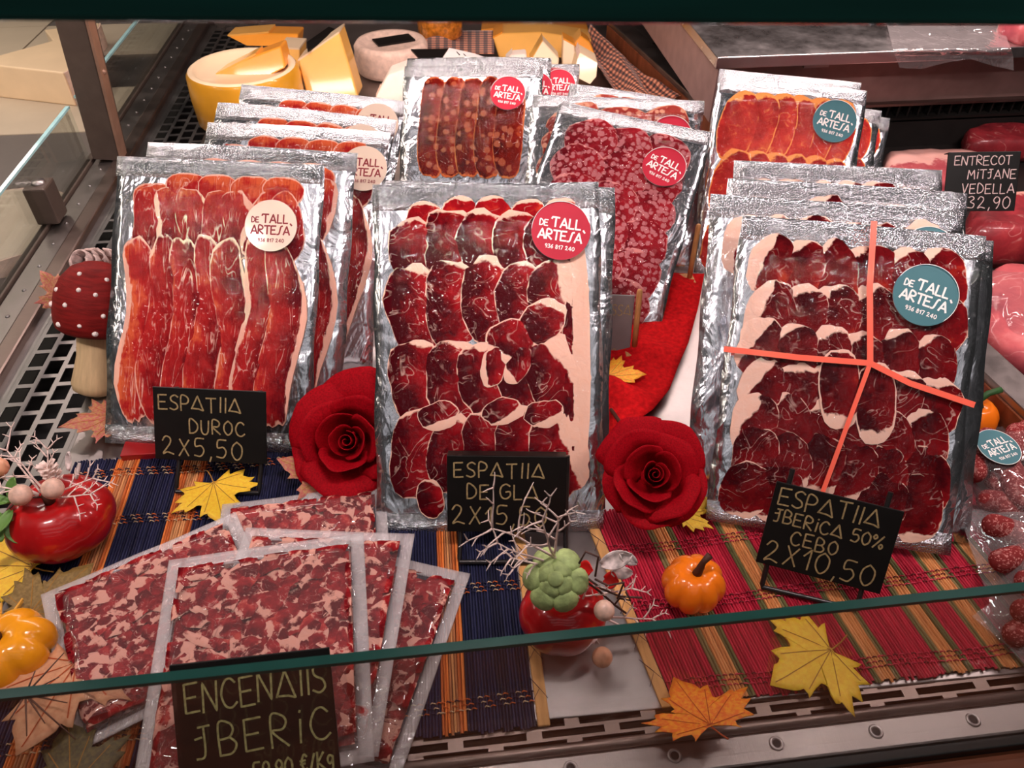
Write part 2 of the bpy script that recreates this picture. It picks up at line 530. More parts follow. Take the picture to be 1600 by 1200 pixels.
def m_leaf(name, a, b, nscale=18.):
    m, nt, out = newmat(name)
    v = coords(nt)
    n = nd(nt, 'TexNoise', Vector=v, Scale=nscale, Detail=3.0).outputs[0]
    n2 = nd(nt, 'TexNoise', Vector=v, Scale=260., Detail=3.0).outputs[0]
    col = ramp(nt, n, [(.38, a), (.62, b)])
    dk = nd(nt, 'MapRange', Value=n2, i1=.52, i2=.68, i3=0., i4=.45).outputs[0]
    col = mixc(nt, dk, col, tuple(c * .45 for c in a))
    pbsdf(nt, out, col, .55, coat=.1, normal=bumpn(nt, n2, .3, .0005))
    return m


M_LEAF_Y = m_leaf('yellow_leaf', (.86, .48, .02), (.90, .60, .03))
M_LEAF_O = m_leaf('orange_leaf', (.88, .16, .008), (.95, .36, .012))
M_LEAF_OY = m_leaf('amber_leaf', (.92, .28, .01), (.92, .50, .02))
M_LEAF_P = m_leaf('pink_tan_leaf', (.48, .10, .10), (.50, .27, .10))
M_LEAF_B = m_leaf('olive_brown_leaf', (.20, .12, .03), (.30, .19, .055))
M_LEAF_PE = m_leaf('peach_leaf', (.60, .26, .13), (.66, .33, .17))
M_LEAF_G = m_leaf('dark_olive_leaf', (.055, .05, .02), (.12, .10, .03))
M_VEIN_D = simple('leaf_vein', (.36, .17, .03), .6)
M_VEIN_R = simple('rust_vein', (.40, .06, .01), .6)

# ------------------------------------------------------------------ stroke lettering
FONT = {
    'A': [[(0, 0), (.36, 1), (.72, 0)], [(.12, .3), (.62, .3)]],
    'a': [[(0, .12), (.42, 1), (.80, .02), (.50, .12), (.10, .14)]],
    'B': [[(0, 0), (0, 1), (.36, .98), (.48, .76), (.34, .54), (.04, .5)], [(.34, .54), (.56, .3), (.40, .03), (0, 0)]],
    'C': [[(.62, .84), (.42, 1), (.18, .9), (.02, .5), (.16, .1), (.42, 0), (.66, .16)]],
    'D': [[(0, 0), (.02, 1), (.34, .92), (.58, .6), (.54, .25), (.3, .03), (0, 0)]],
    'E': [[(.55, 1), (0, .98), (0, 0), (.58, .02)], [(0, .5), (.45, .52)]],
    'G': [[(.66, .86), (.42, 1), (.14, .86), (.02, .5), (.14, .1), (.42, 0), (.68, .2), (.66, .48), (.4, .46)]],
    'I': [[(.1, 0), (.14, 1)]],
    'i': [[(.1, 0), (.14, .72)], [(.13, .95), (.15, 1)]],
    'J': [[(0, .62), (.22, .66)], [(.12, .98), (.5, 1)], [(.3, 1), (.3, .1), (.02, 0)]],
    'K': [[(0, 0), (.04, 1)], [(.5, .95), (.04, .42), (.55, 0)]],
    'g': [[(.45, .6), (.2, .68), (.05, .45), (.2, .2), (.42, .4), (.46, .62), (.40, -.15), (.1, -.25)]],
    'L': [[(0, 1), (0, 0), (.5, .02)]],
    'M': [[(0, 0), (.08, 1), (.36, .4), (.66, 1), (.76, 0)]],
    'N': [[(0, 0), (.04, 1), (.56, 0), (.62, 1)]],
    'O': [[(.32, 1), (.06, .74), (.04, .3), (.3, 0), (.58, .26), (.58, .74), (.32, 1)]],
    'P': [[(0, 0), (.02, 1), (.38, .98), (.52, .74), (.38, .5), (.04, .46)]],
    'R': [[(0, 0), (.02, 1), (.38, .98), (.52, .76), (.38, .54), (.04, .5), (.56, 0)]],
    'S': [[(.56, .88), (.34, 1), (.08, .84), (.12, .6), (.44, .42), (.52, .16), (.28, 0), (0, .1)]],
    's': [[(.62, 1.02), (.48, .98), (.40, .8), (.28, .2), (.18, .02), (.0, 0)]],
    'T': [[(0, .98), (.66, 1)], [(.34, 1), (.34, 0)]],
    't': [[(-.16, .84), (-.10, 1), (.62, 1)], [(.28, 1), (.28, 0)]],
    'U': [[(0, 1), (.02, .25), (.24, 0), (.48, .2), (.54, 1)]],
    'V': [[(0, 1), (.26, 0), (.58, 1)]],
    'X': [[(0, 0), (.55, .9)], [(.05, .92), (.52, .02)]],
    '0': [[(.3, 1), (.06, .74), (.04, .3), (.28, 0), (.54, .26), (.56, .74), (.3, 1)]],
    '1': [[(.0, .62), (.28, 1), (.26, 0)]],
    '2': [[(.02, .76), (.2, 1), (.44, .9), (.42, .6), (.04, .04), (.28, .12), (.62, .02)]],
    '3': [[(.04, .92), (.3, 1), (.46, .8), (.2, .54), (.5, .34), (.38, .04), (.02, .06)]],
    '4': [[(.46, 0), (.44, 1), (0, .3), (.6, .3)]],
    '5': [[(.52, 1), (.1, .98), (.06, .56), (.36, .6), (.52, .34), (.34, .02), (0, .06)]],
    '6': [[(.46, .98), (.14, .66), (.04, .3), (.24, 0), (.5, .2), (.42, .5), (.1, .44)]],
    '7': [[(0, 1), (.52, 1), (.2, 0)]],
    '8': [[(.28, .54), (.06, .78), (.28, 1), (.5, .78), (.28, .54), (.02, .26), (.28, 0), (.54, .26), (.28, .54)]],
    '9': [[(.5, .62), (.24, .46), (.04, .72), (.26, 1), (.5, .8), (.46, .3), (.3, 0)]],
    ',': [[(.1, .08), (.02, -.18)]],
    '/': [[(0, 0), (.4, 1)]],
    '%': [[(.0, .8), (.12, 1), (.26, .84), (.12, .66), (0, .8)], [(.5, .2), (.64, .36), (.76, .18), (.62, 0), (.5, .2)], [(.7, 1), (.1, 0)]],
    'e': [[(.5, .82), (.3, .95), (.1, .5), (.3, .05), (.5, .15)], [(0, .6), (.38, .62)], [(0, .42), (.36, .44)]],
    '`': [[(-.10, 1.34), (.06, 1.14)]],
    '.': [[(0, 0), (.04, 0)]],
}


def smoothpts(p, n=4):
    if len(p) < 3: return [p[0], p[-1]]
    out = []
    for i in range(len(p) - 1):
        a = Vector(p[max(i - 1, 0)]); b = Vector(p[i]); c = Vector(p[i + 1]); d = Vector(p[min(i + 2, len(p) - 1)])
        for k in range(n):
            t = k / n
            out.append(.5 * ((2 * b) + (c - a) * t + (2 * a - 5 * b + 4 * c - d) * t * t + (3 * b - a - 3 * c + d) * t ** 3))
    out.append(Vector(p[-1]))
    return out


ROUND = set('BCDGJOPRSUs0235689g%ei')


def text_width(s, gap):
    x = 0
    for ch in s:
        if ch == ' ': x += .45; continue
        x += (max(p[0] for st in FONT[ch] for p in st) if ch != '`' else 0) + gap
    return x - gap


def write(mb, s, x0, y0, hgt, wd, zf, gap=.28, rot=0., rnd=None, jit=0., slope=0., widen=1.0):
    """strokes starting at x0,y0"""
    x = 0
    cr, sr = math.cos(rot), math.sin(rot)
    for ch in s:
        if ch == ' ': x += .45; continue
        jy = (rnd.uniform(-jit, jit) if rnd else 0)
        for st in FONT[ch]:
            pts = smoothpts(st, 5) if ch in ROUND else [Vector(p) for p in st]
            if ch not in ROUND:
                q = []
                for i in range(len(pts) - 1):
                    q += [pts[i].lerp(pts[i + 1], t) for t in (0, .05, .5, .95)]
                pts = q + [pts[-1]]
            P = []
            for p in pts:
                px = (x + p[0]) * hgt * widen; py = (p[1] + jy) * hgt + slope * px
                P.append((x0 + px * cr - py * sr, y0 + px * sr + py * cr))
            mb.ribbon(P, wd, zf)
        x += (max(p[0] for st in FONT[ch] for p in st) if ch != '`' else 0) + gap


# ------------------------------------------------------------------ the case itself
def slot_plate(mb, x0, x1, y0, y1, z, ncol, rowp, colbar, rowbar, along='y', th=.0015):
    """punched plate made of bars round staggered slots"""
    def bx(a0, a1, b0, b1):
        if along == 'y': mb.box((a0, b0, z - th), (a1, b1, z))
        else: mb.box((b0, a0, z - th), (b1, a1, z))
    a0, a1, b0, b1 = (x0, x1, y0, y1) if along == 'y' else (y0, y1, x0, x1)
    cw = (a1 - a0) / ncol
    for i in range(ncol + 1):
        bx(a0 + i * cw - colbar / 2, a0 + i * cw + colbar / 2, b0, b1)
    for i in range(ncol):
        b = b0 + (rowp * .5 if i % 2 else 0)
        while b < b1:
            bx(a0 + i * cw + colbar / 2, a0 + (i + 1) * cw - colbar / 2, b, min(b + rowbar, b1))
            b += rowp


DECK_X0, DECK_X1 = -.417, .60
deck = MB(); deck.box((DECK_X0, .266, -.012), (.62, 2.1, -.0045))
tag(deck.build('floor', M_STEEL, smooth=False, bevel=.001), kind='structure')
pan = MB(); pan.box((-.62, .16, -.09), (1.5, 2.2, -.08))
tag(pan.build('floor', M_PAN, smooth=False), kind='structure')

# perforated strip on the left
gr = thing('vent_grille', 'perforated steel vent strip with staggered slots along the left rail', 'grille', Vector((-.47, .9, -.006)))
g = MB(); slot_plate(g, -.046, .046, -.66, 1.1, 0, 4, .0315, .0058, .0065)
g.box((-.062, -.66, -.0015), (-.0485, 1.1, 0)); g.box((.0485, -.66, -.0015), (.053, 1.1, 0))
g.build('slotted_plate', M_GRILLE, gr, smooth=False)

# left rail, lip, screws
rail = thing('side_rail', 'long brown steel side rail with a row of small screws under the side glass', 'rail', Vector((-.55, .9, 0)))
g = MB()
g.box((-.040, -.66, -.03), (-.006, 1.15, .0)); g.build('rail_top', M_STEEL_D, rail, smooth=False, bevel=.002)
g = MB(); g.box((-.0055, -.66, -.03), (.018, 1.15, .0045)); g.build('rail_lip', M_STEEL_B, rail, smooth=False, bevel=.003)
g = MB(); g.box((-.052, -.66, -.03), (-.041, 1.15, .004)); g.build('glass_channel', M_POST, rail, smooth=False, bevel=.001)
scr = MB(); scr.lathe([(.0, .0016), (.0016, .0014), (.0027, .0004), (.0028, -.001)], 10)
s0 = scr.build('screw', M_GRILLE, rail)
for k in range(26):
    o = s0 if k == 0 else clone(s0, rail)
    o.location = (-.020, -.40 + k * .058, .0004)

# side glass panes + post
POSTP = Vector((-.562, 1.30, 0))
for nm, ya, yb, lb in (('side_glass_pane', .25, 1.285, 'clear side glass pane standing on the left rail nearest the camera'), ('side_glass_pane', 1.325, 2.05, 'clear side glass pane on the left rail behind the bronze post')):
    t = thing(nm, lb, 'glass pane', Vector((-.597, ya, 0)), 'side glass panes')
    g = MB(); g.box((-.003, 0, .004), (.003, yb - ya, .093)); g.build('pane', M_GLASS, t, smooth=False)
    g = MB(); g.box((-.0031, 0, .093), (.0031, yb - ya, .0965)); g.build('polished_edge', M_EDGE_L, t, smooth=False)
t = thing('support_post', 'bronze metal post rising from the left rail between two glass panes', 'post', Matrix.Translation(POSTP) @ Matrix.Rotation(R(6), 4, 'Y'))
g = MB(); g.box((-.026, -.022, .004), (.018, .022, .42)); g.build('post_body', M_POST, t, smooth=False, bevel=.002)
g = MB(); g.box((.0182, -.023, .004), (.0225, .004, .42)); g.build('post_edge_strip', M_POSTL, t, smooth=False)
g = MB(); g.lathe([(0, .004), (.003, .003), (.0045, 0)], 12, M=Matrix.Translation((.0225, -.01, .15)) @ Matrix.Rotation(R(90), 4, 'Y')); g.build('bolt', M_POSTL, t)
t = thing('glass_clamp', 'short dark metal clamp block holding the side glass by the rail', 'clamp', Vector((-.585, 1.09, 0)))
g = MB(); g.box((-.022, -.02, .004), (.010, .02, .062)); g.build('clamp_block', M_POST, t, smooth=False, bevel=.003)
g = MB(); g.lathe([(0, .004), (.009, .004), (.010, 0), (.010, -.01)], 16, M=Matrix.Translation((-.004, 0, .0625))); g.build('clamp_cap', M_STEEL, t)

# neighbouring tiled counter beyond the glass
tf = MB(); tf.box((-2.6, .1, -.066), (-.62, 4.0, -.060))
tfo = tag(tf.build('floor', M_STEEL_D, smooth=False), kind='structure')
ybs = [.35, .66, .835, .998, 1.093, 1.276, 1.528, 1.757, 1.979, 2.189, 2.42, 2.66]
tilem = {}
for j in range(len(ybs) - 1):
    for i in range(5):
        xa = -.63 - i * .36 - (.17 if j % 3 == 1 else 0)
        dark = (j % 2 == 1) if i != 1 else (j % 2 == 0 and j > 8)
        if j == 4: dark = True
        g = MB(); g.box((xa - .355, ybs[j] + .002, -.060), (min(xa, -.625), ybs[j + 1] - .002, -.052))
        g.build('tile', M_TILE_D if dark else M_TILE_L, tfo, smooth=False)

# front: grille, lip, rail with bolts, gasket, glass, outer panel (turned by a degree or so)
FR = Matrix.Translation((0.30, .2435, 0)) @ Matrix.Rotation(R(0.9), 4, 'Z')
fg = thing('front_grille', 'dark slotted air grille along the front edge of the case', 'grille', FR)
g = MB(); slot_plate(g, -1.1, .75, .003, .0275, -.006, 3, .062, .0024, .012, along='x'); g.build('slotted_plate', M_STEEL_B, fg, smooth=False)
fr = thing('front_rail', 'brown steel front rail with round bolt holes below the front glass', 'rail', FR)
g = MB(); g.tube([(-1.1, .0015, -.003), (.75, .0015, -.003)], .0042, 12); g.build('rolled_lip', M_STEEL_B, fr)
g = MB(); g.box((-1.1, -.026, -.02), (.75, -.002, -.0045)); g.build('rail_plate', M_STEEL_D, fr, smooth=False, bevel=.002)
g = MB(); g.box((-1.1, -.0345, -.02), (.75, -.0262, -.006)); g.build('rubber_gasket', M_BLACK, fr, smooth=False, bevel=.001)
g = MB(); g.lathe([(.0032, -.0044), (.0034, -.0034), (.0050, -.0030), (.0058, -.0044)], 16); b0 = g.build('bolt_ring', M_STEEL, fr)
g = MB(); g.lathe([(0, -.0042), (.0034, -.0042)], 12); h0 = g.build('bolt_hole', M_PAN, fr)
for k in range(12):
    for src in (b0, h0):
        o = src if k == 0 else clone(src, fr)
        o.location = (.172 - k * .081, -.0125, 0)
g = MB(); g.box((-1.1, -.25, -.5), (.75, -.0346, -.016)); tag(g.build('wall_front', M_WOODP, smooth=False), kind='structure').matrix_world = FR
fgl = thing('front_glass_pane', 'low clear front glass pane with green polished top edge', 'glass pane', FR)
g = MB(); g.box((-1.1, -.0335, -.006), (.75, -.0285, .2255)); g.build('pane', M_FGLASS, fgl, smooth=False)
g = MB(); g.box((-1.1, -.0336, .2255), (.75, -.0284, .2285)); g.build('polished_edge', M_EDGE, fgl, smooth=False)

# upper glass shelf whose thick edge crosses the top of the picture
sh = thing('upper_glass_shelf', 'thick green edged glass shelf crossing the very top of the view', 'glass shelf', Matrix.Translation((0, .21, .5392)) @ Matrix.Rotation(R(2.0), 4, 'Y'))
g = MB(); g.box((-1.0, 0, 0), (1.0, .006, .020)); g.build('polished_edge', M_EDGE_D, sh, smooth=False, bevel=.002)
g = MB(); g.box((-1.0, .006, .001), (1.0, .62, .019)); g.build('shelf_glass', m_glass('shelf_glass', (.985, .99, .985), .02, .25), sh, smooth=False)
for (nm, L, lb) in (('light_bar', LIGHT_FRONT, 'slim strip light hung above the upper shelf over the packs'), ('light_bar', LIGHT_BACK, 'slim strip light hung above the cheeses at the back'), ('light_bar', FILL_MEAT, 'added unseen light bar brightening the raw meat tray on the right'), ('light_bar', FILL_SIDE, 'added unseen light bar brightening the tiled counter on the left')):  # meat and side bars are housings for the added fills
    lt = thing(nm, lb, 'lamp', L.location.copy() if L is not LIGHT_FRONT else Vector((0.02, .40, .720)), 'strip lights of the case')
    g = MB(); hl = .35 if L is FILL_MEAT else .8; g.box((-hl, -.018, .003), (hl, .018, .009), M=Matrix.Rotation(R(90), 4, 'Z') if L is FILL_SIDE else None); g.build('housing', M_STEEL, lt, smooth=False, bevel=.002)

# right: angled ledge, meat tray, counter with vents
LE = [(.385, 1.75), (.462, 1.28), (.548, .70), (.578, .50), (.615, .25)]
lg = MB()
poly = LE + [(x + .038, y + .006) for x, y in reversed(LE)]
lg.prism(poly, -.02, .055)
tag(lg.build('trim_1', M_STEEL_D, smooth=False, bevel=.002), kind='structure')
lg = MB()
poly = [(x - .003, y) for x, y in LE] + [(x - .0002, y) for x, y in reversed(LE)]
lg.prism(poly, -.02, .045)
tag(lg.build('trim_2', M_WOODP, smooth=False), kind='structure')
mt = MB(); mt.prism([(.42, 1.70), (.50, 1.285), (.586, .71), (.616, .51), (.65, .27), (1.7, .27), (1.7, 1.70)], .005, .022)
tag(mt.build('floor', M_BLACKWALL, smooth=False), kind='structure')
ct = thing('steel_counter', 'brushed stainless counter top with brown front face at upper right', 'counter', Vector((.41, 1.11, 0)))
g = MB(); g.box((.0, .0, .183), (1.5, .9, .2)); g.build('counter_top', m_steel('counter_steel', (.66, .62, .62), .30, (200, 4, 4), .10), ct, smooth=False, bevel=.0015)
g = MB(); g.box((.035, .06, .095), (1.5, .09, .183)); g.build('counter_face', M_FACE, ct, smooth=False)
g = MB(); g.box((.006, .006, .10), (.03, .9, .183)); g.build('counter_side', M_FACE, ct, smooth=False)
g = MB(); g.box((.16, .052, .160), (.20, .06, .183)); g.build('bracket', M_STEEL, ct, smooth=False)
bw = thing('vent_wall', 'black back panel with narrow horizontal air vents under the steel counter', 'panel', Vector((.46, 1.16, 0)))
g = MB(); g.box((.0, .02, .02), (1.5, .03, .10)); g.build('panel', M_BLACKWALL, bw, smooth=False)
g = MB(); g.box((.0, -.002, .094), (1.5, .0195, .098)); g.build('vent_strip', M_STEEL_B, bw, smooth=False)
g = MB(); g.box((.0, -.002, .070), (1.5, .0195, .074)); g.build('vent_strip', M_BLACK, bw, smooth=False)
g = MB()
for k in range(50): g.box((.02 + k * .018, .004, .074), (.023 + k * .018, .0195, .094))
g.build('vent_fins', M_BLACK, bw, smooth=False, kind='stuff')
g = MB(); g.box((.0, .0, .022), (1.5, .0195, .066)); g.build('lower_panel', M_BLACKWALL, bw, smooth=False)
bk = MB(); bk.box((-.6, 2.1, -.05), (1.9, 2.12, .9)); tag(bk.build('wall_back', simple('back_wall', (.10, .08, .07), .6), smooth=False), kind='structure')

# ------------------------------------------------------------------ slatted placemats
MC = {}


def slatmat(c):
    if c not in MC:
        MC[c] = simple('slat_%d' % len(MC), c, .5, noise_amt=.32, nscale=30, stretch=(60, 1, 1), spec=.2)
    return MC[c]


def placemat(label, M, x0, x1, y0, y1, bands, weave_rows, pitch, edges=(), shear=0., weavecols=((.6, .42, .26), (.02, .02, .05), (.55, .12, .03))):
    """bands: (xa, xb, colour name, colour); slats run along y"""
    t = thing('placemat', label, 'placemat', M, 'slatted placemats')

    def sheared(mb):
        mb.v = [(p[0] - shear * (p[1] - y0), p[1], p[2]) for p in mb.v]
        return mb
    rnd = random.Random(len(label))
    weave = MB()
    n = 10
    for (xa, xb, nm, cols) in bands:
        mb = MB()
        k = max(1, int(round((xb - xa) / pitch)))
        pw = (xb - xa) / k
        for i in range(k):
            a = xa + i * pw
            ph = rnd.uniform(0, 9); hh = rnd.uniform(.0012, .0021)
            e0 = y0 + rnd.uniform(0, .004); e1 = y1 - rnd.uniform(0, .003)
            mi = rnd.randrange(len(cols))
            vs = []
            for j in range(n + 1):
                y = e0 + (e1 - e0) * j / n
                dx = .0002 * math.sin(y * 60 + ph)
                for (fx, fz) in ((.04, 0), (.2, .85), (.5, 1), (.8, .85), (.96, 0)):
                    vs.append((a + fx * pw + dx, y, -.004 + hh * fz + .0012))
            fs = [(j * 5 + q, j * 5 + q + 1, (j + 1) * 5 + q + 1, (j + 1) * 5 + q) for j in range(n) for q in range(4)]
            mb.add(vs, fs, mi)
            for wi, wy in enumerate(weave_rows):
                for r in range(3):
                    if (i + r) % 2: continue
                    yy = wy + (r - 1) * .0042 + .0015 * math.sin(a * 40 + wi)
                    c = (a + pw * .5)
                    weave.tube([(c - pw * .8, yy, -.0015), (c - pw * .35, yy + .0003, .0002), (c + pw * .35, yy - .0003, .0002), (c + pw * .8, yy, -.0015)], .00055, 5, (i * 7 + r) % 3, cap=False)
        base = MB()
        mb.box((xa, y0 + .003, -.0043), (xb, y1 - .003, -.0030), len(cols))
        sheared(mb).build(nm, [slatmat(c) for c in cols] + [M_PAN], t, kind='stuff')
    sheared(weave).build('weave_thread', [slatmat(c) for c in weavecols], t, kind='stuff')
    for (xa, xb) in edges:
        g = MB(); g.box((xa, y0 + .002, -.004), (xb, y1 - .002, -.001)); sheared(g).build('edge_slat', M_TAN, t, smooth=False, bevel=.001)
        th = MB()
        yy = y0 + .02
        while yy < y1 - .03:
            th.tube([(xa - .003, yy, -.001), (xa + (xb - xa) * .5, yy + .012, -.0002), (xb + .0008, yy + .004, -.0015)], .0003, 4)
            th.tube([(xa - .003, yy + .024, -.001), (xa + (xb - xa) * .5, yy + .012, -.0002)], .0003, 4)
            yy += .034
        sheared(th).build('edge_thread', slatmat((.02, .02, .05)), t, kind='stuff')
    return t


NAVY = ((.012, .013, .045), (.016, .018, .055), (.008, .009, .03))
ORNG = ((.62, .15, .03), (.72, .20, .045), (.50, .12, .03))
ORNG2 = ((.55, .25, .10), (.62, .28, .11), (.40, .15, .06))
placemat('navy slatted placemat with orange stripes under the shaved ham packs', Matrix.Identity(4), -.405, .045, .258, .585, [
    (-.405, -.361, 'navy_slats', NAVY), (-.361, -.354, 'orange_slats', ORNG), (-.354, -.343, 'tan_slats', ORNG2), (-.343, -.337, 'orange_slats', ORNG), (-.337, -.291, 'navy_slats', NAVY),
    (-.291, -.284, 'orange_slats', ORNG), (-.284, -.272, 'tan_slats', ORNG2), (-.272, -.266, 'orange_slats', ORNG), (-.266, -.029, 'navy_slats', NAVY),
    (-.029, -.022, 'orange_slats', ORNG), (-.022, -.015, 'tan_slats', ORNG2), (-.015, -.009, 'orange_slats', ORNG), (-.009, .045, 'navy_slats', NAVY)],
    (.283, .388, .498, .561), .0026, ((.046, .056),))
REDS = ((.42, .012, .035), (.50, .016, .045), (.34, .008, .028))
OR3 = ((.66, .27, .09), (.60, .23, .075), (.70, .30, .11))
GRN = ((.14, .13, .045), (.10, .09, .03), (.20, .15, .06))
RB = []
x = .012
for (wd, kind) in ((.043, 0), (.006, 2), (.013, 1), (.006, 2), (.042, 0), (.006, 2), (.013, 1), (.006, 2), (.034, 0), (.005, 2), (.013, 1), (.005, 2), (.040, 0), (.006, 2), (.012, 1), (.006, 2), (.020, 0), (.005, 2), (.013, 1), (.006, 2), (.022, 0), (.005, 2), (.013, 1), (.005, 2), (.05, 0)):
    RB.append((x, x + wd, ('red_slats', 'orange_slats', 'green_slats')[kind], (REDS, OR3, GRN)[kind])); x += wd
placemat('red slatted placemat with orange and green stripes under the small pumpkin', Matrix.Translation((.146, .267, 0)) @ Matrix.Rotation(R(1.2), 4, 'Z'),
         .0, x, -.004, .20, RB, (.013, .088, .150), .0027, ((.001, .011),), .135, ((.62, .05, .10), (.12, .02, .02), (.42, .02, .05)))


# ------------------------------------------------------------------ vacuum pouches
def frame_top(TL, TR, d1, d2, lean):
    A = DP(TL[0], TL[1], d1); B = DP(TR[0], TR[1], d2)
    x = B - A; wd = x.length; x.normalize()
    xh = Vector((x.x, x.y, 0)).normalized()
    back = Vector((-xh.y, xh.x, 0))
    y = Vector((0, 0, 1)) * math.cos(R(lean)) + back * math.sin(R(lean))
    y = (y - x * x.dot(y)).normalized()
    return A, B, x, y, x.cross(y), wd


def mat_axes(o, x, y, z):
    return Matrix(((x.x, y.x, z.x, o.x), (x.y, y.y, z.y, o.y), (x.z, y.z, z.z, o.z), (0, 0, 0, 1)))


def sstep(a, b, x):
    t = max(0., min(1., (x - a) / (b - a)))
    return t * t * (3 - 2 * t)


def rrect_d(x, y, hx, hy, r):
    """signed distance inside a rounded rectangle (positive inside)"""
    qx = abs(x) - (hx - r); qy = abs(y) - (hy - r)
    return -(math.hypot(max(qx, 0), max(qy, 0)) + min(max(qx, qy), 0) - r)


def slice_mesh(cx, cy, rx, ry, rot=0., jag=.06, seed=0, fatdir=90., fatw=.2, rim=.06, tone=.5, tonedir=0., toneamp=.35, z0=.002, ta=.03, tb=.02, swave=0., wk=0., Z=None, seg=22, rings=5, power=2.4, ph=0.):
    rnd = random.Random(seed)
    o1, o2 = rnd.uniform(0, 50), rnd.uniform(0, 50)
    fd = Vector((math.cos(R(fatdir)), math.sin(R(fatdir))))
    td = Vector((math.cos(R(tonedir)), math.sin(R(tonedir))))
    cr, sr = math.cos(rot), math.sin(rot)
    vs, fat, ton = [], [], []
    for i in range(rings + 1):
        r = (i / rings) ** .8
        for k in range(seg if i else 1):
            th = 2 * math.pi * k / seg
            c, s = math.cos(th), math.sin(th)
            e = (abs(c) ** power + abs(s) ** power) ** (-1 / power)
            e *= 1 + jag * (nz(c * 1.6 + o1, s * 1.6 + o2) * 1.2 + .5 * nz(c * 5 + o2, s * 5 + o1))
            ux, uy = r * e * c, r * e * s
            lx, ly = ux * rx, uy * ry
            lx += swave * math.sin(ly * wk + ph)
            X = cx + lx * cr - ly * sr; Y = cy + lx * sr + ly * cr
            zz = z0 - ta * (X - cx) + tb * (Y - cy) + .0007 * nz(X * 70 + o1, Y * 70) - .0008 * r ** 6
            if Z: zz += Z(X, Y)
            vs.append((X, Y, zz))
            f1 = .5 + (Vector((ux, uy)).dot(fd) - (1 - 2 * fatw)) * 1.6 + .25 * nz(X * 60 + o2, Y * 60)
            f2 = .5 + (r - (1 - rim)) * 3.5
            fat.append(max(0., min(1., max(f1, f2 if rim > 0 else 0))))
            ton.append(max(0., min(1., tone + toneamp * Vector((ux, uy)).dot(td) + .25 * nz(X * 45 + o1, Y * 45 + o2))))
    fs = [(0, 1 + k, 1 + (k + 1) % seg) for k in range(seg)]
    for i in range(1, rings):
        a = 1 + (i - 1) * seg; b = 1 + i * seg
        for k in range(seg):
            k2 = (k + 1) % seg
            fs.append((a + k, b + k, b + k2, a + k2))
    return MB().add(vs, fs, 0, fat=fat, tone=ton)


def slices_gla(root, w, h, Z, rnd, rows=(0, 1, 2, 3)):
    xs = [-.31, -.155, .0, .16, .30]
    ys = [.815, .645, .43, .22]
    for j in rows:
        for i in range(5):
            last = i == 4
            cx = xs[i] * w + rnd.uniform(-.002, .002); cy = ys[j] * h + rnd.uniform(-.004, .004) + (.002 if i % 2 else 0)
            ry = (.100, .125, .122, .118)[j] * h * rnd.uniform(.95, 1.08)
            # small dark cap peeping out on top of the row
            if j == 0:
                slice_mesh(cx + .008, cy + .027, w * .085, h * .062, rnd.uniform(-.2, .2), .07, rnd.random() * 999, 90, .10, .05, .72, 0, .2, .0018, .03, .02, Z=Z).build('ham_slice', M_HAM, root)
            slice_mesh(cx, cy, w * (.125 if not last else .135), ry, rnd.uniform(-.05, .4), .16, rnd.random() * 999, 20 if last else 75, .36 if last else .07, .022, .42, 10, .45, .0026, .03, .02, Z=Z).build('ham_slice', M_HAM, root)
    if len(rows) > 2:
        # broad fat edge along the right and loose folds in the middle
        slice_mesh(.385 * w, .52 * h, w * .062, h * .34, 0, .05, 5, 0, .62, .02, .4, 0, .2, .0022, .03, .0, Z=Z, power=3).build('fat_strip', M_HAM, root)
        for (u, v, a, b, ro, fd, fw_) in ((.10, .545, .11, .075, .5, 210, .22), (.02, .47, .055, .07, -.2, 200, .28), (.13, .475, .05, .075, -.5, 250, .25), (.24, .60, .11, .07, .6, 20, .2), (-.22, .335, .09, .05, .2, -80, .3), (.06, .345, .09, .05, .2, -60, .34), (.24, .335, .09, .05, .2, -70, .34), (-.26, .10, .06, .07, .2, 60, .1)):
            slice_mesh(u * w, v * h, a * w, b * h * .8, ro, .14, rnd.random() * 999, fd, fw_, .05, .34, 0, .35, .0042, .01, .01, Z=Z).build('ham_slice', M_HAM, root)


def slices_cebo(root, w, h, Z, rnd, rows=tuple(range(7))):
    ys = [.835, .70, .57, .445, .335, .22, .12]
    for j in rows:
        n = 6
        for i in range(n):
            u = -.355 + i * .138 + (.02 if j % 2 else 0) + rnd.uniform(-.008, .008)
            v = ys[j] + rnd.uniform(-.012, .012)
            if j == 6 and 2 <= i <= 3: continue
            fw_ = (.36 if i == 0 else .15) if j < 5 else .15
            fd = (165 if i == 0 else 118) if j < 5 else -80
            slice_mesh(u * w, v * h, w * .098 * rnd.uniform(.95, 1.1), h * .098 * rnd.uniform(.95, 1.15), rnd.uniform(-.3, .3), .12, rnd.random() * 999, fd + rnd.uniform(-15, 15), fw_, .012, .42 + (.15 if j == 0 else 0), -60, .3, .0024, -.02, .025, Z=Z).build('ham_slice', M_HAM_D, root)
    if len(rows) > 3:
        for (u, v) in ((-.02, .47), (.13, .44)):
            slice_mesh(u * w, v * h, w * .085, h * .13, .1, .08, rnd.random() * 999, -90, .16, .06, .4, 0, .3, .0045, .0, .0, Z=Z).build('ham_slice', M_HAM_D, root)


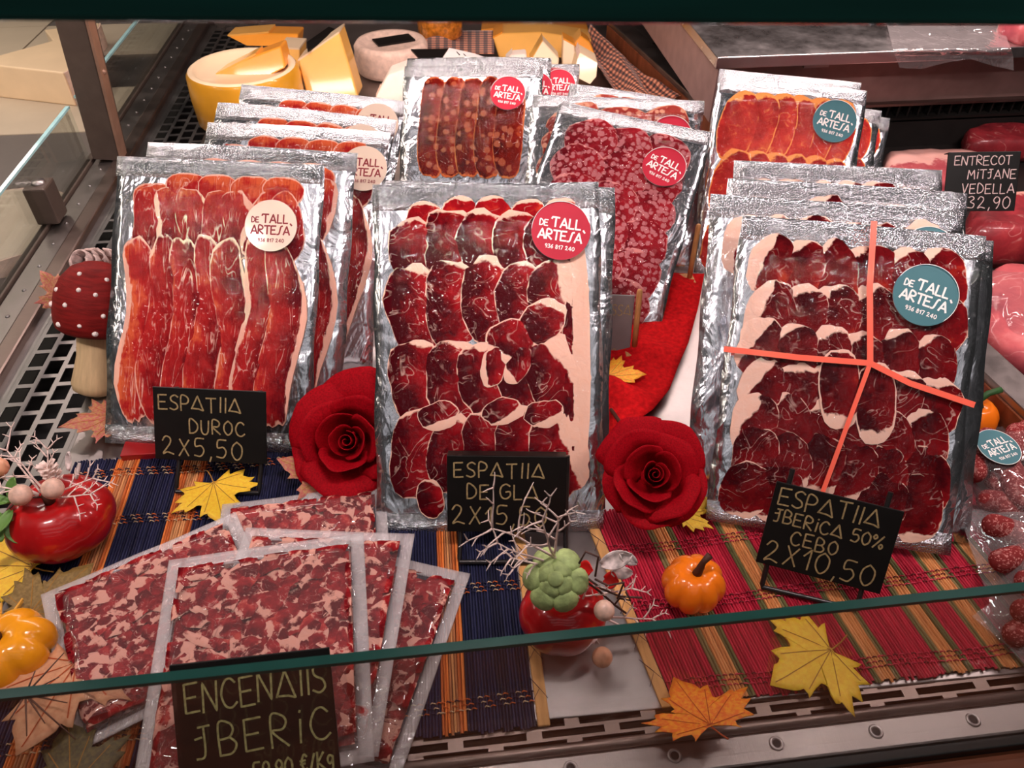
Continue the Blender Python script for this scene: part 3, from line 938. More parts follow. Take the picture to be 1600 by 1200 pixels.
def slices_duroc(root, w, h, Z, rnd, rows=(0, 1)):
    if 0 in rows:
        for i in range(5):
            slice_mesh((-.31 + i * .155) * w, .90 * h - (.012 if i == 0 else 0), w * .10, h * .05, rnd.uniform(-.1, .1), .06, rnd.random() * 999, 90, .06, .06, .85, 90, .2, .0020, .03, .02, Z=Z).build('ham_slice', M_HAM_L, root)
        for i in range(7):
            slice_mesh((-.34 + i * .112) * w, .78 * h, w * .085, h * .12, rnd.uniform(-.12, .12), .10, rnd.random() * 999, rnd.choice((0, 180, 20)), .16, .035, .5, 90, .4, .0026, .03, .006, .006, 40., Z, ph=rnd.uniform(0, 3)).build('ham_slice', M_HAM_L, root)
    if 1 in rows:
        for i in range(7):
            slice_mesh((-.345 + i * .113) * w, .40 * h, w * .092, h * .325, rnd.uniform(-.04, .04), .08, rnd.random() * 999, rnd.choice((0, 0, 180)), .15, .03, (.72 if i == 0 else .48), 180, .35, .0034, .03, .0, .0075, 34., Z, seg=34, rings=6, ph=rnd.uniform(0, 2), power=3).build('ham_slice', M_HAM_L, root)


def slices_chorizo(root, w, h, Z, rnd, rows=None):
    for i in range(5):
        slice_mesh((-.27 + i * .135) * w, .5 * h, w * .105, h * .40, .04, .05, rnd.random() * 999, 0, .03, .03, .5, 0, .3, .0028, .035, 0, .004, 25., Z, seg=30, power=3.4).build('chorizo_slice', M_CHORIZO, root)


def slices_salami(root, w, h, Z, rnd, rows=None, mat=None):
    for j in range(6):
        for i in range(3):
            slice_mesh((-.25 + i * .25 + rnd.uniform(-.02, .02)) * w, (.84 - j * .135) * h, w * .17, h * .105, rnd.uniform(-.5, .5), .09, rnd.random() * 999, 90, .02, .02, .5, 0, .25, .0024, -.02, .02, Z=Z).build('salami_slice', mat or M_SALAMI, root)


def slices_brown(root, w, h, Z, rnd, rows=None):
    slices_salami(root, w, h, Z, rnd, rows, M_SALAMI2)


def slices_lomo(root, w, h, Z, rnd, rows=None):
    for j in range(3):
        for i in range(6):
            slice_mesh((-.34 + i * .132) * w, (.76 - j * .30) * h, w * .13, h * .185, -.15, .06, rnd.random() * 999, 115, .10, .05, .5, -60, .35, .0026, -.03, .02, Z=Z).build('loin_slice', M_LOMO, root)


def sticker(root, w, h, Z, cx, cy, r, rot, kind, zt):
    mat, ink = {'cream': (M_STK_CREAM, M_INK_R), 'pink': (M_STK_PINK, M_INK_W), 'teal': (M_STK_TEAL, M_INK_W)}[kind]
    zf = lambda a, b: Z(a, b) + zt
    mb = MB()
    seg = 40
    vs = [(cx, cy, zf(cx, cy) + .0004)]
    for rr, dz in ((r * .5, .0004), (r, .0004), (r, -.0002)):
        for k in range(seg):
            a = 2 * math.pi * k / seg
            p = (cx + rr * math.cos(a), cy + rr * math.sin(a))
            vs.append((p[0], p[1], zf(*p) + dz))
    fs = [(0, 1 + k, 1 + (k + 1) % seg) for k in range(seg)]
    for i in range(2):
        fs += [(1 + i * seg + k, 1 + (i + 1) * seg + k, 1 + (i + 1) * seg + (k + 1) % seg, 1 + i * seg + (k + 1) % seg) for k in range(seg)]
    mb.add(vs, fs)
    st = mb.build('round_sticker', mat, root, label='round %s sticker with shop lettering' % {'cream': 'cream', 'pink': 'raspberry pink', 'teal': 'teal'}[kind], auto=40)
    tx = MB()
    zz = lambda a, b: zf(a, b) + .0007
    cr, sr = math.cos(rot), math.sin(rot)

    def put(s, x, y, hg, wd, gap, widen=1.):
        write(tx, s, cx + (x * cr - y * sr) * r, cy + (x * sr + y * cr) * r, hg * r, wd * r, zz, gap, rot, widen=widen)
    put('DE', -.74, .10, .20, .042, .20)
    put('tALL', -.30, .10, .32, .060, .20)
    put('ARTEsA`', -.74, -.34, .32, .060, .15)
    put('936 817 240', -.46, -.64, .13, .026, .26)
    tx.build('sticker_lettering', ink, st, smooth=False)
    if kind != 'cream':
        ring = MB(); ring.tube([(cx + (r - .0003) * math.cos(a), cy + (r - .0003) * math.sin(a), zf(cx, cy) + .0002) for a in [2 * math.pi * k / 40 for k in range(41)]], .0004, 4, cap=False)
        ring.build('sticker_rim', M_INK_W, st)
    return st


def pouch_name(content): return {'gla': 'ham_pouch', 'cebo': 'ham_pouch', 'duroc': 'ham_pouch', 'chorizo': 'chorizo_pouch', 'salami': 'salami_pouch', 'brown': 'salami_pouch', 'lomo': 'loin_pouch'}[content]


FILLS = {'gla': slices_gla, 'cebo': slices_cebo, 'duroc': slices_duroc, 'chorizo': slices_chorizo, 'salami': slices_salami, 'brown': slices_brown, 'lomo': slices_lomo}


def pouch(label, group, TL, TR, d1, d2, lean, h, content, stk=None, seed=1, rows=None, bend=.004, full=True, wave=.0015, bands=False, curl=0.):
    rnd = random.Random(seed)
    A, B, x, y, n, w = frame_top(TL, TR, d1, d2, lean)
    o = (A + B) * .5 - y * h
    M = mat_axes(o, x, y, n)
    t = thing(pouch_name(content), label, 'pouch', M, group)
    s1, s2 = rnd.uniform(0, 9), rnd.uniform(0, 9)

    def Z(u, v):
        a = v / h
        z = bend * (1 - (2 * a - 1) ** 2) - bend * .5 * (2 * u / w) ** 2
        z += wave * math.sin(u / w * 5 + s1) * (.3 + .7 * sstep(.8, 1., a)) + wave * .6 * math.sin(a * 9 + s2) * sstep(.32, .5, abs(u) / w)
        z += curl * sstep(.82, 1.0, a) * (.5 + .5 * math.sin(u / w * 3 + s2))
        return z
    nu, nv = (22, 34) if full else (14, 18)
    hw = w / 2

    def edge(u, v):
        e = .0010 * math.sin(v * 60 + s1)
        return u + e * (abs(u) / hw) ** 4

    g = MB()
    g.grid(lambda a, b: (edge((a - .5) * w, b * h), b * h, Z((a - .5) * w, b * h) + .0006 * nz(a * 9 + s1, b * 12)), nu, nv)
    g.build('foil_back', M_FOIL, t, solid=.0006)
    sb = {'duroc': .021, 'gla': .026, 'cebo': .024}.get(content, .020)
    g = MB()
    g.grid(lambda a, b: (edge((a - .5) * w, h), h - sb * (1 - b), Z((a - .5) * w, h - sb * (1 - b)) + .0007 + .0007 * nz(a * 12 + s2, b * 2)), nu, 3)
    g.build('crimped_seal', M_CRIMP, t, solid=.0004)
    if full:
        g = MB()
        g.grid(lambda a, b: (edge((a - .5) * w, b * .020), b * .020, Z((a - .5) * w, b * .02) + .0007), nu, 2)
        g.build('crimped_seal', M_CRIMP, t, solid=.0004)
    # contents
    zin = lambda u, v: Z(u, v)
    if rows is None: FILLS[content](t, w, h, zin, rnd)
    else: FILLS[content](t, w, h, zin, rnd, rows)
    # film over the contents
    hx, hy, cyy = w * .435, (h - sb - .022) / 2, (h - sb + .018) / 2
    TH = .0068

    def film(a, b):
        u = (a - .5) * w * .98; v = .012 + b * (h - sb - .012)
        d = rrect_d(u, v - cyy, hx, hy, .02)
        lift = sstep(-.002, .012, d)
        wr = .0006 * nz(u * 55 + s1, v * 40) + .0004 * nz(u * 120, v * 60 + s2)
        border = .0018 * max(0, nz(u * 40, v * 30 + s1)) * (1 - lift)
        return (u, v, Z(u, v) + .0010 + lift * (TH + wr) + border)
    g = MB(); g.grid(film, nu * 2 if full else nu, nv * 2 if full else nv)
    g.build('clear_film', M_FILM, t)
    if stk:
        sticker(t, w, h, Z, stk[1] * w, stk[2] * h, stk[4] if len(stk) > 4 else .0278, R(stk[3]), stk[0], TH + .0016)
    if bands:
        zf = lambda a, b: Z(a, b) + TH + .0017
        kx, ky = .085 * w, .560 * h
        for i, (pts) in enumerate(([(.04 * w, h + .0005), (.05 * w, h * .8), (kx, ky)], [(-hw - .001, .555 * h), (-.2 * w, .553 * h), (kx, ky)], [(kx, ky), (.25 * w, .512 * h), (hw + .001, .470 * h)], [(kx, ky), (.02 * w, .35 * h), (-.055 * w, .10 * h), (-.07 * w, .0)])):
            P = []
            for q in range(len(pts) - 1):
                for tt in range(5): P.append(Vector(pts[q]).lerp(Vector(pts[q + 1]), tt / 5))
            P.append(Vector(pts[-1]))
            g = MB(); g.ribbon(P, .0055 if i < 3 else .0042, zf)
            g.build('coral_tape', M_BAND, t, smooth=False, solid=.0004)
    return t


# ---- front row
pouch('leftmost front vacuum pouch of sliced ham with cream sticker behind the DUROC card', 'ham pouches, left stack', (184, 244), (507, 257), .818, .811, 42.3, .306, 'duroc', ('cream', .275, .775, 0, .0272), 11, bend=.006)
pouch('centre vacuum pouch of dark red sliced ham with pink sticker behind the DE GLA card', 'ham pouches, centre stack', (583, 289), (936, 284), .748, .748, 43.4, .339, 'gla', ('pink', .325, .855, -9, .0285), 12, bend=.004)
pouch('right front vacuum pouch of sliced ham tied with coral tape and teal sticker', 'ham pouches, right stack', (1159, 336), (1541, 368), .752, .717, 44.5, .300, 'cebo', ('teal', .275, .790, -14, .0290), 13, bend=.004, bands=True)
# ---- stacks behind
pouch('second ham pouch of the left stack, showing only its foil rim behind the front one', 'ham pouches, left stack', (228, 221), (557, 238), .842, .836, 42.3, .306, 'duroc', ('cream', .25, .76, 0, .0272), 21, rows=(0, 1), bend=.006, full=False)
pouch('ham pouch with cream sticker standing third in the left stack', 'ham pouches, left stack', (322, 190), (608, 205), .935, .925, 44, .29, 'duroc', ('cream', .39, .83, 0, .0275), 22, rows=(0, 1), bend=.005, full=False)
pouch('ham pouch fourth in the left stack, bright foil rim above the third', 'ham pouches, left stack', (338, 158), (618, 186), .965, .955, 44, .29, 'duroc', ('cream', .34, .86, 0, .0275), 23, rows=(0,), bend=.005, full=False)
pouch('rearmost ham pouch of the left stack in front of the yellow cheese', 'ham pouches, left stack', (377, 130), (634, 158), 1.01, 1.0, 44, .29, 'duroc', ('cream', .36, .87, 0, .0275), 24, rows=(0,), bend=.005, full=False)
pouch('second ham pouch of the centre stack, its foil rim right of the front one', 'ham pouches, centre stack', (605, 282), (962, 292), .770, .766, 43.4, .321, 'gla', None, 25, rows=(0,), bend=.004, full=False)
pouch('second ham pouch of the right stack, foil rim just behind the taped front one', 'ham pouches, right stack', (1180, 348), (1556, 376), .764, .735, 44.5, .290, 'cebo', None, 26, rows=(0,), bend=.004, full=False)
pouch('third ham pouch of the right stack with teal sticker half hidden', 'ham pouches, right stack', (1112, 302), (1507, 330), .79, .765, 44.5, .302, 'cebo', ('teal', .36, 0.836, -10, .029), 27, rows=(0,), bend=.004, full=False)
pouch('fourth ham pouch of the right stack with coral tape over its rim', 'ham pouches, right stack', (1139, 277), (1514, 301), .825, .80, 44.5, .295, 'cebo', ('teal', .36, 0.821, -10, .029), 28, rows=(0,), bend=.004, full=False)
pouch('rearmost ham pouch of the right stack below the loin pouch', 'ham pouches, right stack', (1148, 250), (1473, 266), .86, .84, 44.5, .293, 'cebo', None, 29, rows=(0,), bend=.004, full=False)
# ---- back row
pouch('dark chorizo pouch with raspberry pink sticker in the back row', 'pouches in the back row', (632, 102), (849, 104), 1.26, 1.25, 48, .210, 'chorizo', ('pink', .255, 0.757, -8, .0285), 31, bend=.004, full=False)
pouch('pouch directly behind the chorizo pouch, grey rim above it', 'pouches in the back row', (636, 90), (862, 90), 1.30, 1.28, 46, .198, 'chorizo', ('pink', .40, 0.711, 0, .0285), 32, bend=.003, full=False)
pouch('small pouch with pink sticker peeping out behind the chorizo pouches', 'pouches in the back row', (690, 98), (905, 101), 1.36, 1.35, 46, .153, 'salami', ('pink', .36, 0.728, 0, .0285), 33, bend=.003, full=False)
pouch('tilted salami pouch with pink sticker leaning beside the grey board', 'pouches in the back row', (877, 158), (1113, 210), 1.05, 1.02, 56, .315, 'salami', ('pink', .265, .785, -14, .0285), 34, bend=.006, full=True, curl=.006)
pouch('brown salami pouch with pink sticker behind the tilted salami pouch', 'pouches in the back row', (832, 147), (1100, 158), 1.11, 1.09, 48, .246, 'brown', ('pink', .32, 0.768, -3, .029), 35, bend=.004, full=False)
pouch('third salami pouch behind, only its wavy grey rim showing', 'pouches in the back row', (892, 130), (1095, 160), 1.15, 1.13, 48, .230, 'brown', None, 36, bend=.004, full=False)
pouch('cured loin pouch with orange rims and teal sticker at back right', 'pouches in the back row', (1126, 121), (1355, 142), 1.05, 1.03, 42, .268, 'lomo', ('teal', .30, 0.821, -10, .0285), 37, bend=.004, full=True)
pouch('second loin pouch right behind the first, brown rim on top', 'pouches in the back row', (1124, 107), (1345, 130), 1.085, 1.065, 42, .262, 'lomo', None, 38, bend=.003, full=False)
pouch('third loin pouch poking out to the right of the first', 'pouches in the back row', (1160, 150), (1378, 172), 1.135, 1.11, 42, .200, 'lomo', None, 39, bend=.004, full=False)
pouch('fourth loin pouch poking out furthest right under the black vents', 'pouches in the back row', (1185, 160), (1391, 184), 1.165, 1.135, 42, .176, 'lomo', None, 40, bend=.004, full=False)


# ------------------------------------------------------------------ flat packs of ham shavings in front
def shavings(seed, w, h):
    rnd = random.Random(seed)
    mb = MB()
    mb.grid(lambda a, b: ((a - .5) * w * .84, h * .07 + b * h * .84, .0015 + .003 * sstep(0, .12, min(a, 1 - a, b, 1 - b)) + .0012 * nz(a * 14, b * 18, seed)), 24, 30)
    FA = lambda x, y: min(1., max(0., .34 + .75 * nz(x * 80 + seed, y * 80) + .35 * nz(x * 190, y * 190, seed)))
    TO = lambda x, y: min(1., max(0., .45 + .8 * nz(x * 60, y * 60 + seed, 3) + .4 * nz(x * 160, y * 160, seed + 5)))
    mb.at['fat'] = [FA(p[0], p[1]) for p in mb.v]
    mb.at['tone'] = [TO(p[0], p[1]) for p in mb.v]
    for k in range(300):
        cx = rnd.uniform(-.40, .40) * w; cy = (.5 + rnd.uniform(-.41, .41)) * h
        L = rnd.uniform(.014, .038); wd = rnd.uniform(.0035, .0105); an = rnd.uniform(0, math.pi * 2); cv = rnd.uniform(-45, 45)
        z = .0048 + rnd.uniform(0, .0030)
        vs, fa, to = [], [], []
        ox, oy = rnd.uniform(0, 3), rnd.uniform(0, 3)
        px, py = cx, cy
        for i in range(7):
            wob = wd * (.35 + .65 * math.sin(math.pi * (i + .6) / 7.2))
            nx_, ny_ = -math.sin(an), math.cos(an)
            for q in range(4):
                sg = q / 1.5 - 1
                X = min(max(px + nx_ * wob * sg, -.43 * w), .43 * w); Y = min(max(py + ny_ * wob * sg, .07 * h), .93 * h)
                vs.append((X, Y, z + .0009 * (1 - sg * sg) + .0009 * math.sin(i * 1.1 + k)))
                fa.append(min(1., FA(px + ox, py + oy) + (.22 if q == 3 else 0))); to.append(TO(px + ox, py + oy + q * .004))
            an += cv * L / 6
            px += math.cos(an) * L / 6; py += math.sin(an) * L / 6
        fs = [(i * 4 + q, i * 4 + q + 1, i * 4 + q + 5, i * 4 + q + 4) for i in range(6) for q in range(3)]
        mb.add(vs, fs, 0, fat=fa, tone=to)
    return mb


SHV = None


def flat_pack(label, c, rotz, tilt, roll, w, h, seed):
    M = Matrix.Translation(c) @ Matrix.Rotation(R(rotz), 4, 'Z') @ Matrix.Rotation(R(tilt), 4, 'X') @ Matrix.Rotation(R(roll), 4, 'Y') @ Matrix.Translation((0, -h / 2, 0))
    t = thing('ham_shavings_pack', label, 'pack', M, 'flat packs of ham shavings')
    shavings(seed, w, h).build('ham_shavings', M_SHAVE, t, kind='stuff')

    def film(a, b):
        u = (a - .5) * w; v = b * h
        d = rrect_d(u, v - h / 2, w * .435, h * .435, .012)
        return (u, v, .0005 + sstep(-.003, .008, d) * (.0094 + .0009 * nz(u * 60, v * 60, seed)) + .0012 * nz(u * 18, v * 18, seed + 7))
    g = MB(); g.grid(film, 36, 44); g.build('clear_film', M_BAGFILM2, t)
    for nm, x0, x1, y0, y1 in (('side_seal', -.5, -.432, 0, 1), ('side_seal', .432, .5, 0, 1), ('top_seal', -.432, .432, .935, 1), ('bottom_seal', -.432, .432, 0, .05)):
        g = MB(); g.grid(lambda a, b: ((x0 + (x1 - x0) * a) * w, (y0 + (y1 - y0) * b) * h, .0009 + .0012 * nz((x0 + (x1 - x0) * a) * w * 18, (y0 + (y1 - y0) * b) * h * 18, seed + 7)), 4 if nm == 'side_seal' else 20, 24 if nm == 'side_seal' else 3)
        g.build(nm, M_SEALCLEAR, t, solid=.0004)
    g = MB(); g.grid(lambda a, b: ((a - .5) * w, b * h, -.0006 + .0012 * nz((a - .5) * w * 18, b * h * 18, seed + 7)), 14, 16); g.build('clear_back', M_BAGFILM2, t)
    return t


flat_pack('topmost flat clear pack of ham shavings right behind the ENCENALLS card', Vector((-.166, .321, .042)), 4.5, 2, 0, .166, .196, 3)
flat_pack('flat pack of ham shavings turned to the left under the topmost one', Vector((-.258, .370, .022)), 26, 0, 0, .170, .158, 4)
flat_pack('rearmost flat pack of ham shavings, its pale seal reaching towards the rose', Vector((-.150, .412, .011)), 4, 0, 0, .158, .185, 5)
flat_pack('flat pack of ham shavings just right of the topmost one', Vector((-.137, .343, .032)), -8, 0, 0, .155, .196, 6)
flat_pack('flat pack of ham shavings fanned furthest right onto the navy mat', Vector((-.104, .340, .001)), -20, 0, 0, .155, .190, 7)


# ------------------------------------------------------------------ price cards on wire easels
def card(label, TL, TR, d1, d2, lean, h, lines, foot=None, ink=None, mat=None, fold=False, prongs=0., group='black price cards', board='price_card'):
    A, B, x, y, n, w = frame_top(TL, TR, d1, d2, lean)
    o = (A + B) * .5 - y * h
    M = mat_axes(o, x, y, n)
    t = thing(board, label, 'price card', M, group)
    g = MB(); g.box((-w / 2, 0, -.0022), (w / 2, h, 0)); g.build('board', mat or M_CARD, t, smooth=False, bevel=.0006)
    if fold:
        g = MB(); g.box((-w / 2, h - .0012, -.016), (w / 2, h, -.0023)); g.build('folded_top', M_CARD, t, smooth=False, bevel=.0005)
    rnd = random.Random(len(label))
    for (s, x0, y0, hg, gap, slope) in lines:
        tx = MB()
        fit = min(1., (.96 - x0) * w / (text_width(s, gap) * hg * h))
        write(tx, s, (x0 - .5) * w, y0 * h, hg * h, .0015 * (w / .112), lambda a, b: .0004, gap, 0, rnd, .05, slope, fit)
        tx.build('chalk_lettering', ink or M_INK_G, t, smooth=False)
    if foot:
        inv = M.inverted()
        fa, fb = [inv @ G(p[0], p[1], .0022) for p in foot]
        xa, xb = fa.x, fb.x
        pts = []
        for (f, sx) in ((fa, xa), (fb, xb)):
            q = [Vector((sx, h + prongs, -.0042)), Vector((sx, .02, -.0042)), Vector((sx, -.002, -.0042)), f + (Vector((sx, -.002, -.0042)) - f) * .12, f]
            pts.append(q)
        path = pts[0] + list(reversed(pts[1]))
        # round the two lower corners
        g = MB(); g.tube(path, .0023, 8); g.build('wire_easel', M_WIRE, t, auto=60)
    return t


card('black price card reading ESPATIIA DUROC 2X5,50 at the left pouch', (238, 604), (415, 612), .762, .758, 33, .074,
     (('ESPaTIIa', .05, .70, .20, .20, -.02), ('DUROC', .32, .38, .19, .26, 0), ('2X5,50', .07, .07, .25, .30, -.02)), ((275, 768), (405, 770)), fold=False)
card('black price card reading ESPATIIA DE GLA 2X15,50 at the centre pouch', (698, 712), (886, 714), .700, .700, 30, .074,
     (('ESPaTIIa', .06, .72, .19, .24, 0), ('DE GLa', .17, .44, .19, .26, 0), ('2X15,50', .04, .10, .25, .26, 0)), ((718, 878), (884, 878)), fold=True)
card('tilted black price card reading ESPATIIA IBERICA 50% CEBO 2X10,50 at the right pouch', (1214, 752), (1414, 800), .672, .650, 32, .077,
     (('ESPaTIIa', .05, .74, .20, .18, .01), ('JBERiCa 50%', .05, .54, .15, .20, -.02), ('CEBO', .22, .32, .16, .26, -.02), ('2X10,50', .05, .06, .25, .26, 0)), ((1190, 917), (1338, 952)), prongs=.013)
card('large black price card reading ENCENAIIS IBERIC at the front left edge', (264, 1040), (514, 1012), .522, .526, 44, .090,
     (('ENCENaIIS', .08, .62, .22, .16, .05), ('JBERiC', .12, .28, .24, .30, .05), ('59,90 e/Kg', .46, .07, .13, .20, .06)), None, ink=M_INK_Y)
card('black folded tent card reading ENTRECOT MITJANE VEDELLA 32,90 on the raw beef', (1482, 238), (1596, 236), 1.00, .985, 32, .075,
     (('ENTRECOT', .10, .78, .15, .16, 0), ('MiTJANE', .30, .55, .15, .20, 0), ('VEDELLA', .24, .30, .16, .24, 0), ('32,90', .34, .05, .20, .26, 0)), None, ink=M_INK_P, fold=True)

# grey board on a small wooden easel + a second easel behind
card('grey board with chalk letters SSA standing beside the orange leaf', (885, 458), (992, 462), .900, .897, 18, .088,
     (('SSa', .68, .72, .15, .18, 0), ('e', .72, .12, .12, .2, 0)), None, mat=M_CARDG, group='boards on wooden easels', board='grey_board')


def easel(label, base, top, Yo=0):
    b = G(base[0], base[1], .003)
    tp = GY(top[0], top[1], b.y + .015)
    t = thing('wooden_easel', label, 'easel', b, 'small wooden easels')
    d = tp - b
    g = MB(); g.tube([Vector((0, 0, .006)), d * .5, d * .94, d * .985, d], [.0034, .0034, .0034, .0030, .0016], 12); g.build('peg', M_WOOD, t)
    g = MB(); g.box((-.012, -.012, -.003), (.006, .010, .007)); g.build('foot_block', M_WOOD, t, smooth=False, bevel=.0008)
    g = MB(); g.box((-.060, -.004, -.0029), (-.0125, .004, .005)); g.build('cross_bar', M_WOOD, t, smooth=False, bevel=.0008)
    return t


easel('small wooden easel peg beside the grey board', (990, 552), (1000, 452))
easel('small wooden easel peg in shadow behind the tilted salami pouch', (1076, 440), (1092, 350))


# ------------------------------------------------------------------ red felt runner in the middle
def felt():
    t = thing('red_cloth', 'crumpled red felt cloth between centre and right pouches', 'cloth', Vector((.13, .70, 0)))
    E = [(.085, .535), (.150, .548), (.182, .565), (.215, .590), (.242, .622), (.262, .660), (.285, .700), (.315, .765), (.345, .840)]

    def fn(a, b):
        i = min(int(b * 8), 7); f = b * 8 - i
        p = Vector(E[i]).lerp(Vector(E[i + 1]), f)
        q = Vector((-.02 + .10 * b, .56 + .34 * b))
        x, y = q.lerp(p, a)
        z = .005 + .008 * max(0, math.sin(b * 24 + a * 4 + 1)) * (.35 + .65 * a) * (1 - sstep(.9, 1., a)) + .004 * nz(x * 30, y * 30) + .004 * sstep(.0, .1, b)
        return (x - .13, y - .70, max(z, -.001))
    g = MB(); g.grid(fn, 30, 56); g.build('felt', M_REDCLOTH, t, solid=.0012)
    return t


felt()
g = MB(); g.box((-.014, -.010, -.004), (.03, .014, .006))
rb = thing('red_riser', 'small red riser block under the leftmost ham pouch', 'block', G(215, 706, .0))
g.build('block', simple('red_acrylic', (.32, .010, .012), .3, coat=.5), rb, smooth=False, bevel=.001)


# ------------------------------------------------------------------ roses
def petal(mb, th0, span, rb, rt, H, curl, z0, seed, lean=0.):
    rnd = random.Random(seed)
    o = rnd.uniform(0, 30)
    tipx = rnd.uniform(-.35, .35)
    lean = rnd.uniform(-.06, .06) * rt

    def fn(a, b):
        s = a * 2 - 1; t = b
        ang = th0 + span * s * (.55 + .45 * math.sin(math.pi * min(1, t * .75 + .12)))
        hh = H * (1 - .30 * abs(s) ** 2.0 + .07 * max(0, 1 - 3.5 * abs(s - tipx)))
        r = rb + (rt - rb) * t ** .75 + curl * sstep(.68, 1., t) * (1 - .3 * abs(s)) + lean * s
        z = z0 + hh * (t - .42 * curl / max(H, 1e-5) * sstep(.75, 1, t))
        r += (.10 * rt) * nz(s * 1.6 + o, t * 1.5) * t
        return (r * math.cos(ang), r * math.sin(ang), z + .001 * nz(s * 3, t * 2 + o))
    mb.grid(fn, 12, 10)


def rose(label, px, d, size, tilt_to, seed, stem_to=None):
    c = DP(px[0], px[1], d)
    ax = (CAM - c).normalized() * .75 + Vector(tilt_to) * .5
    ax.normalize()
    q = ax.to_track_quat('Z', 'X').to_matrix().to_4x4()
    M = Matrix.Translation(c) @ q @ Matrix.Scale(size, 4)
    t = thing('artificial_rose', label, 'flower', M, 'red fabric roses')
    rnd = random.Random(seed)
    k = 0
    # bud spiral
    mb = MB()

    def spir(a, b):
        an = a * 4.0 * math.pi; r = .03 + .14 * a
        return (r * math.cos(an) * (1 + .35 * (b - .5)), r * math.sin(an) * (1 + .35 * (b - .5)), -.28 + b * (.62 - .10 * a))
    mb.grid(spir, 70, 6)
    mb.build('bud', M_ROSE, t, solid=.012)
    rows = ((2, .15, .30, .70, .02, -.34, 1.7), (3, .22, .52, .80, .06, -.42, 1.30), (4, .30, .80, .74, .16, -.52, 1.08), (5, .34, 1.0, .56, .24, -.56, .95))
    for (n, rb_, rt_, H, cu, z0, span) in rows:
        ph = rnd.uniform(0, 6)
        for i in range(n):
            mb = MB(); petal(mb, ph + 2 * math.pi * i / n + rnd.uniform(-.12, .12), span, rb_, rt_ * rnd.uniform(.86, 1.12), H * rnd.uniform(.86, 1.10), cu * rnd.uniform(.4, 1.8), z0, rnd.random() * 999)
            mb.build('petal', M_ROSE, t, solid=.014)
    mb = MB(); mb.lathe([(0, -.66), (.16, -.64), (.30, -.58), (.36, -.52)], 14); mb.build('calyx', M_GREENLEAF, t)
    mb = MB(); mb.lathe([(0, -.30), (.2, -.32), (.34, -.50)], 14); mb.build('heart', M_ROSE, t)
    if stem_to:
        inv = M.inverted()
        e = inv @ Vector(stem_to)
        mb = MB(); s = Vector((0, 0, -.58)); mb.tube([s, s.lerp(e, .5) + Vector((.1, 0, -.1)), e], .05, 8); mb.build('stem', M_STEMB, t)
    return t


rose('red fabric rose between the DUROC and DE GLA cards', (545, 690), .765, .053, (-.3, -.2, .3), 3)
rose('red fabric rose between the centre and right pouches', (1022, 742), .690, .0415, (.1, -.2, .4), 8, G(955, 640, .012))


# ------------------------------------------------------------------ leaves
HALF = [(.05, -.02), (.35, -.22), (.33, -.08), (.62, -.10), (.55, .05), (.75, .18), (.62, .24), (.85, .42), (.62, .42), (.60, .50), (.40, .43), (.30, .47), (.38, .75), (.24, .72), (.20, .85), (0, 1.1)]


def leaf(label, px, z, size, rotz, mat, vein, seed, curl=.10, tilt=(0, 0), name='maple_leaf', group='autumn leaves', cat='leaf'):
    rnd = random.Random(seed)
    c = G(px[0], px[1], z) if len(px) == 2 else Vector(px)
    M = Matrix.Translation(c) @ Matrix.Rotation(R(rotz), 4, 'Z') @ Matrix.Rotation(R(tilt[0]), 4, 'X') @ Matrix.Rotation(R(tilt[1]), 4, 'Y') @ Matrix.Scale(size, 4) @ Matrix.Translation((0, -.4, 0))
    t = thing(name, label, cat, M, group)
    out = HALF + [(-x, y) for x, y in reversed(HALF[:-1])]
    pts = []
    for i in range(len(out)):
        a, b = Vector(out[i]), Vector(out[(i + 1) % len(out)])
        pts.append(a); pts.append(a.lerp(b, .5) + Vector((rnd.uniform(-.02, .02), rnd.uniform(-.02, .02))))
    cen = Vector((0, .25))
    o = rnd.uniform(0, 20)
    zf = lambda x, y: curl * (.35 * nz(x * 1.8 + o, y * 1.8) + .35 * (x * x + (y - .3) ** 2) * .5 + .1 * abs(math.sin(3 * math.atan2(x, y - .0001)))) 
    vs = [(cen.x, cen.y, zf(*cen))]
    RN = 5; n = len(pts)
    for r in range(1, RN + 1):
        for p in pts:
            q = cen.lerp(p, r / RN)
            vs.append((q.x, q.y, zf(q.x, q.y)))
    fs = [(0, 1 + k, 1 + (k + 1) % n) for k in range(n)]
    for r in range(RN - 1):
        a, b = 1 + r * n, 1 + (r + 1) * n
        fs += [(a + k, b + k, b + (k + 1) % n, a + (k + 1) % n) for k in range(n)]
    MB().add(vs, fs).build('blade', mat, t, solid=.012)
    v = MB()
    for tip in ((0, 1.0), (.55, .38), (-.55, .38), (.52, -.02), (-.52, -.02), (.28, .66), (-.28, .66)):
        P = [Vector((0, 0)).lerp(Vector(tip), k / 8) for k in range(9)]
        v.ribbon(P, .014, lambda a, b: zf(a, b) + .011)
    v.tube([(0, 0, zf(0, 0)), (.02, -.2, zf(0, -.1) + .02), (.06, -.36, .03)], .012, 6)
    v.build('veins', vein, t, smooth=False)
    return t


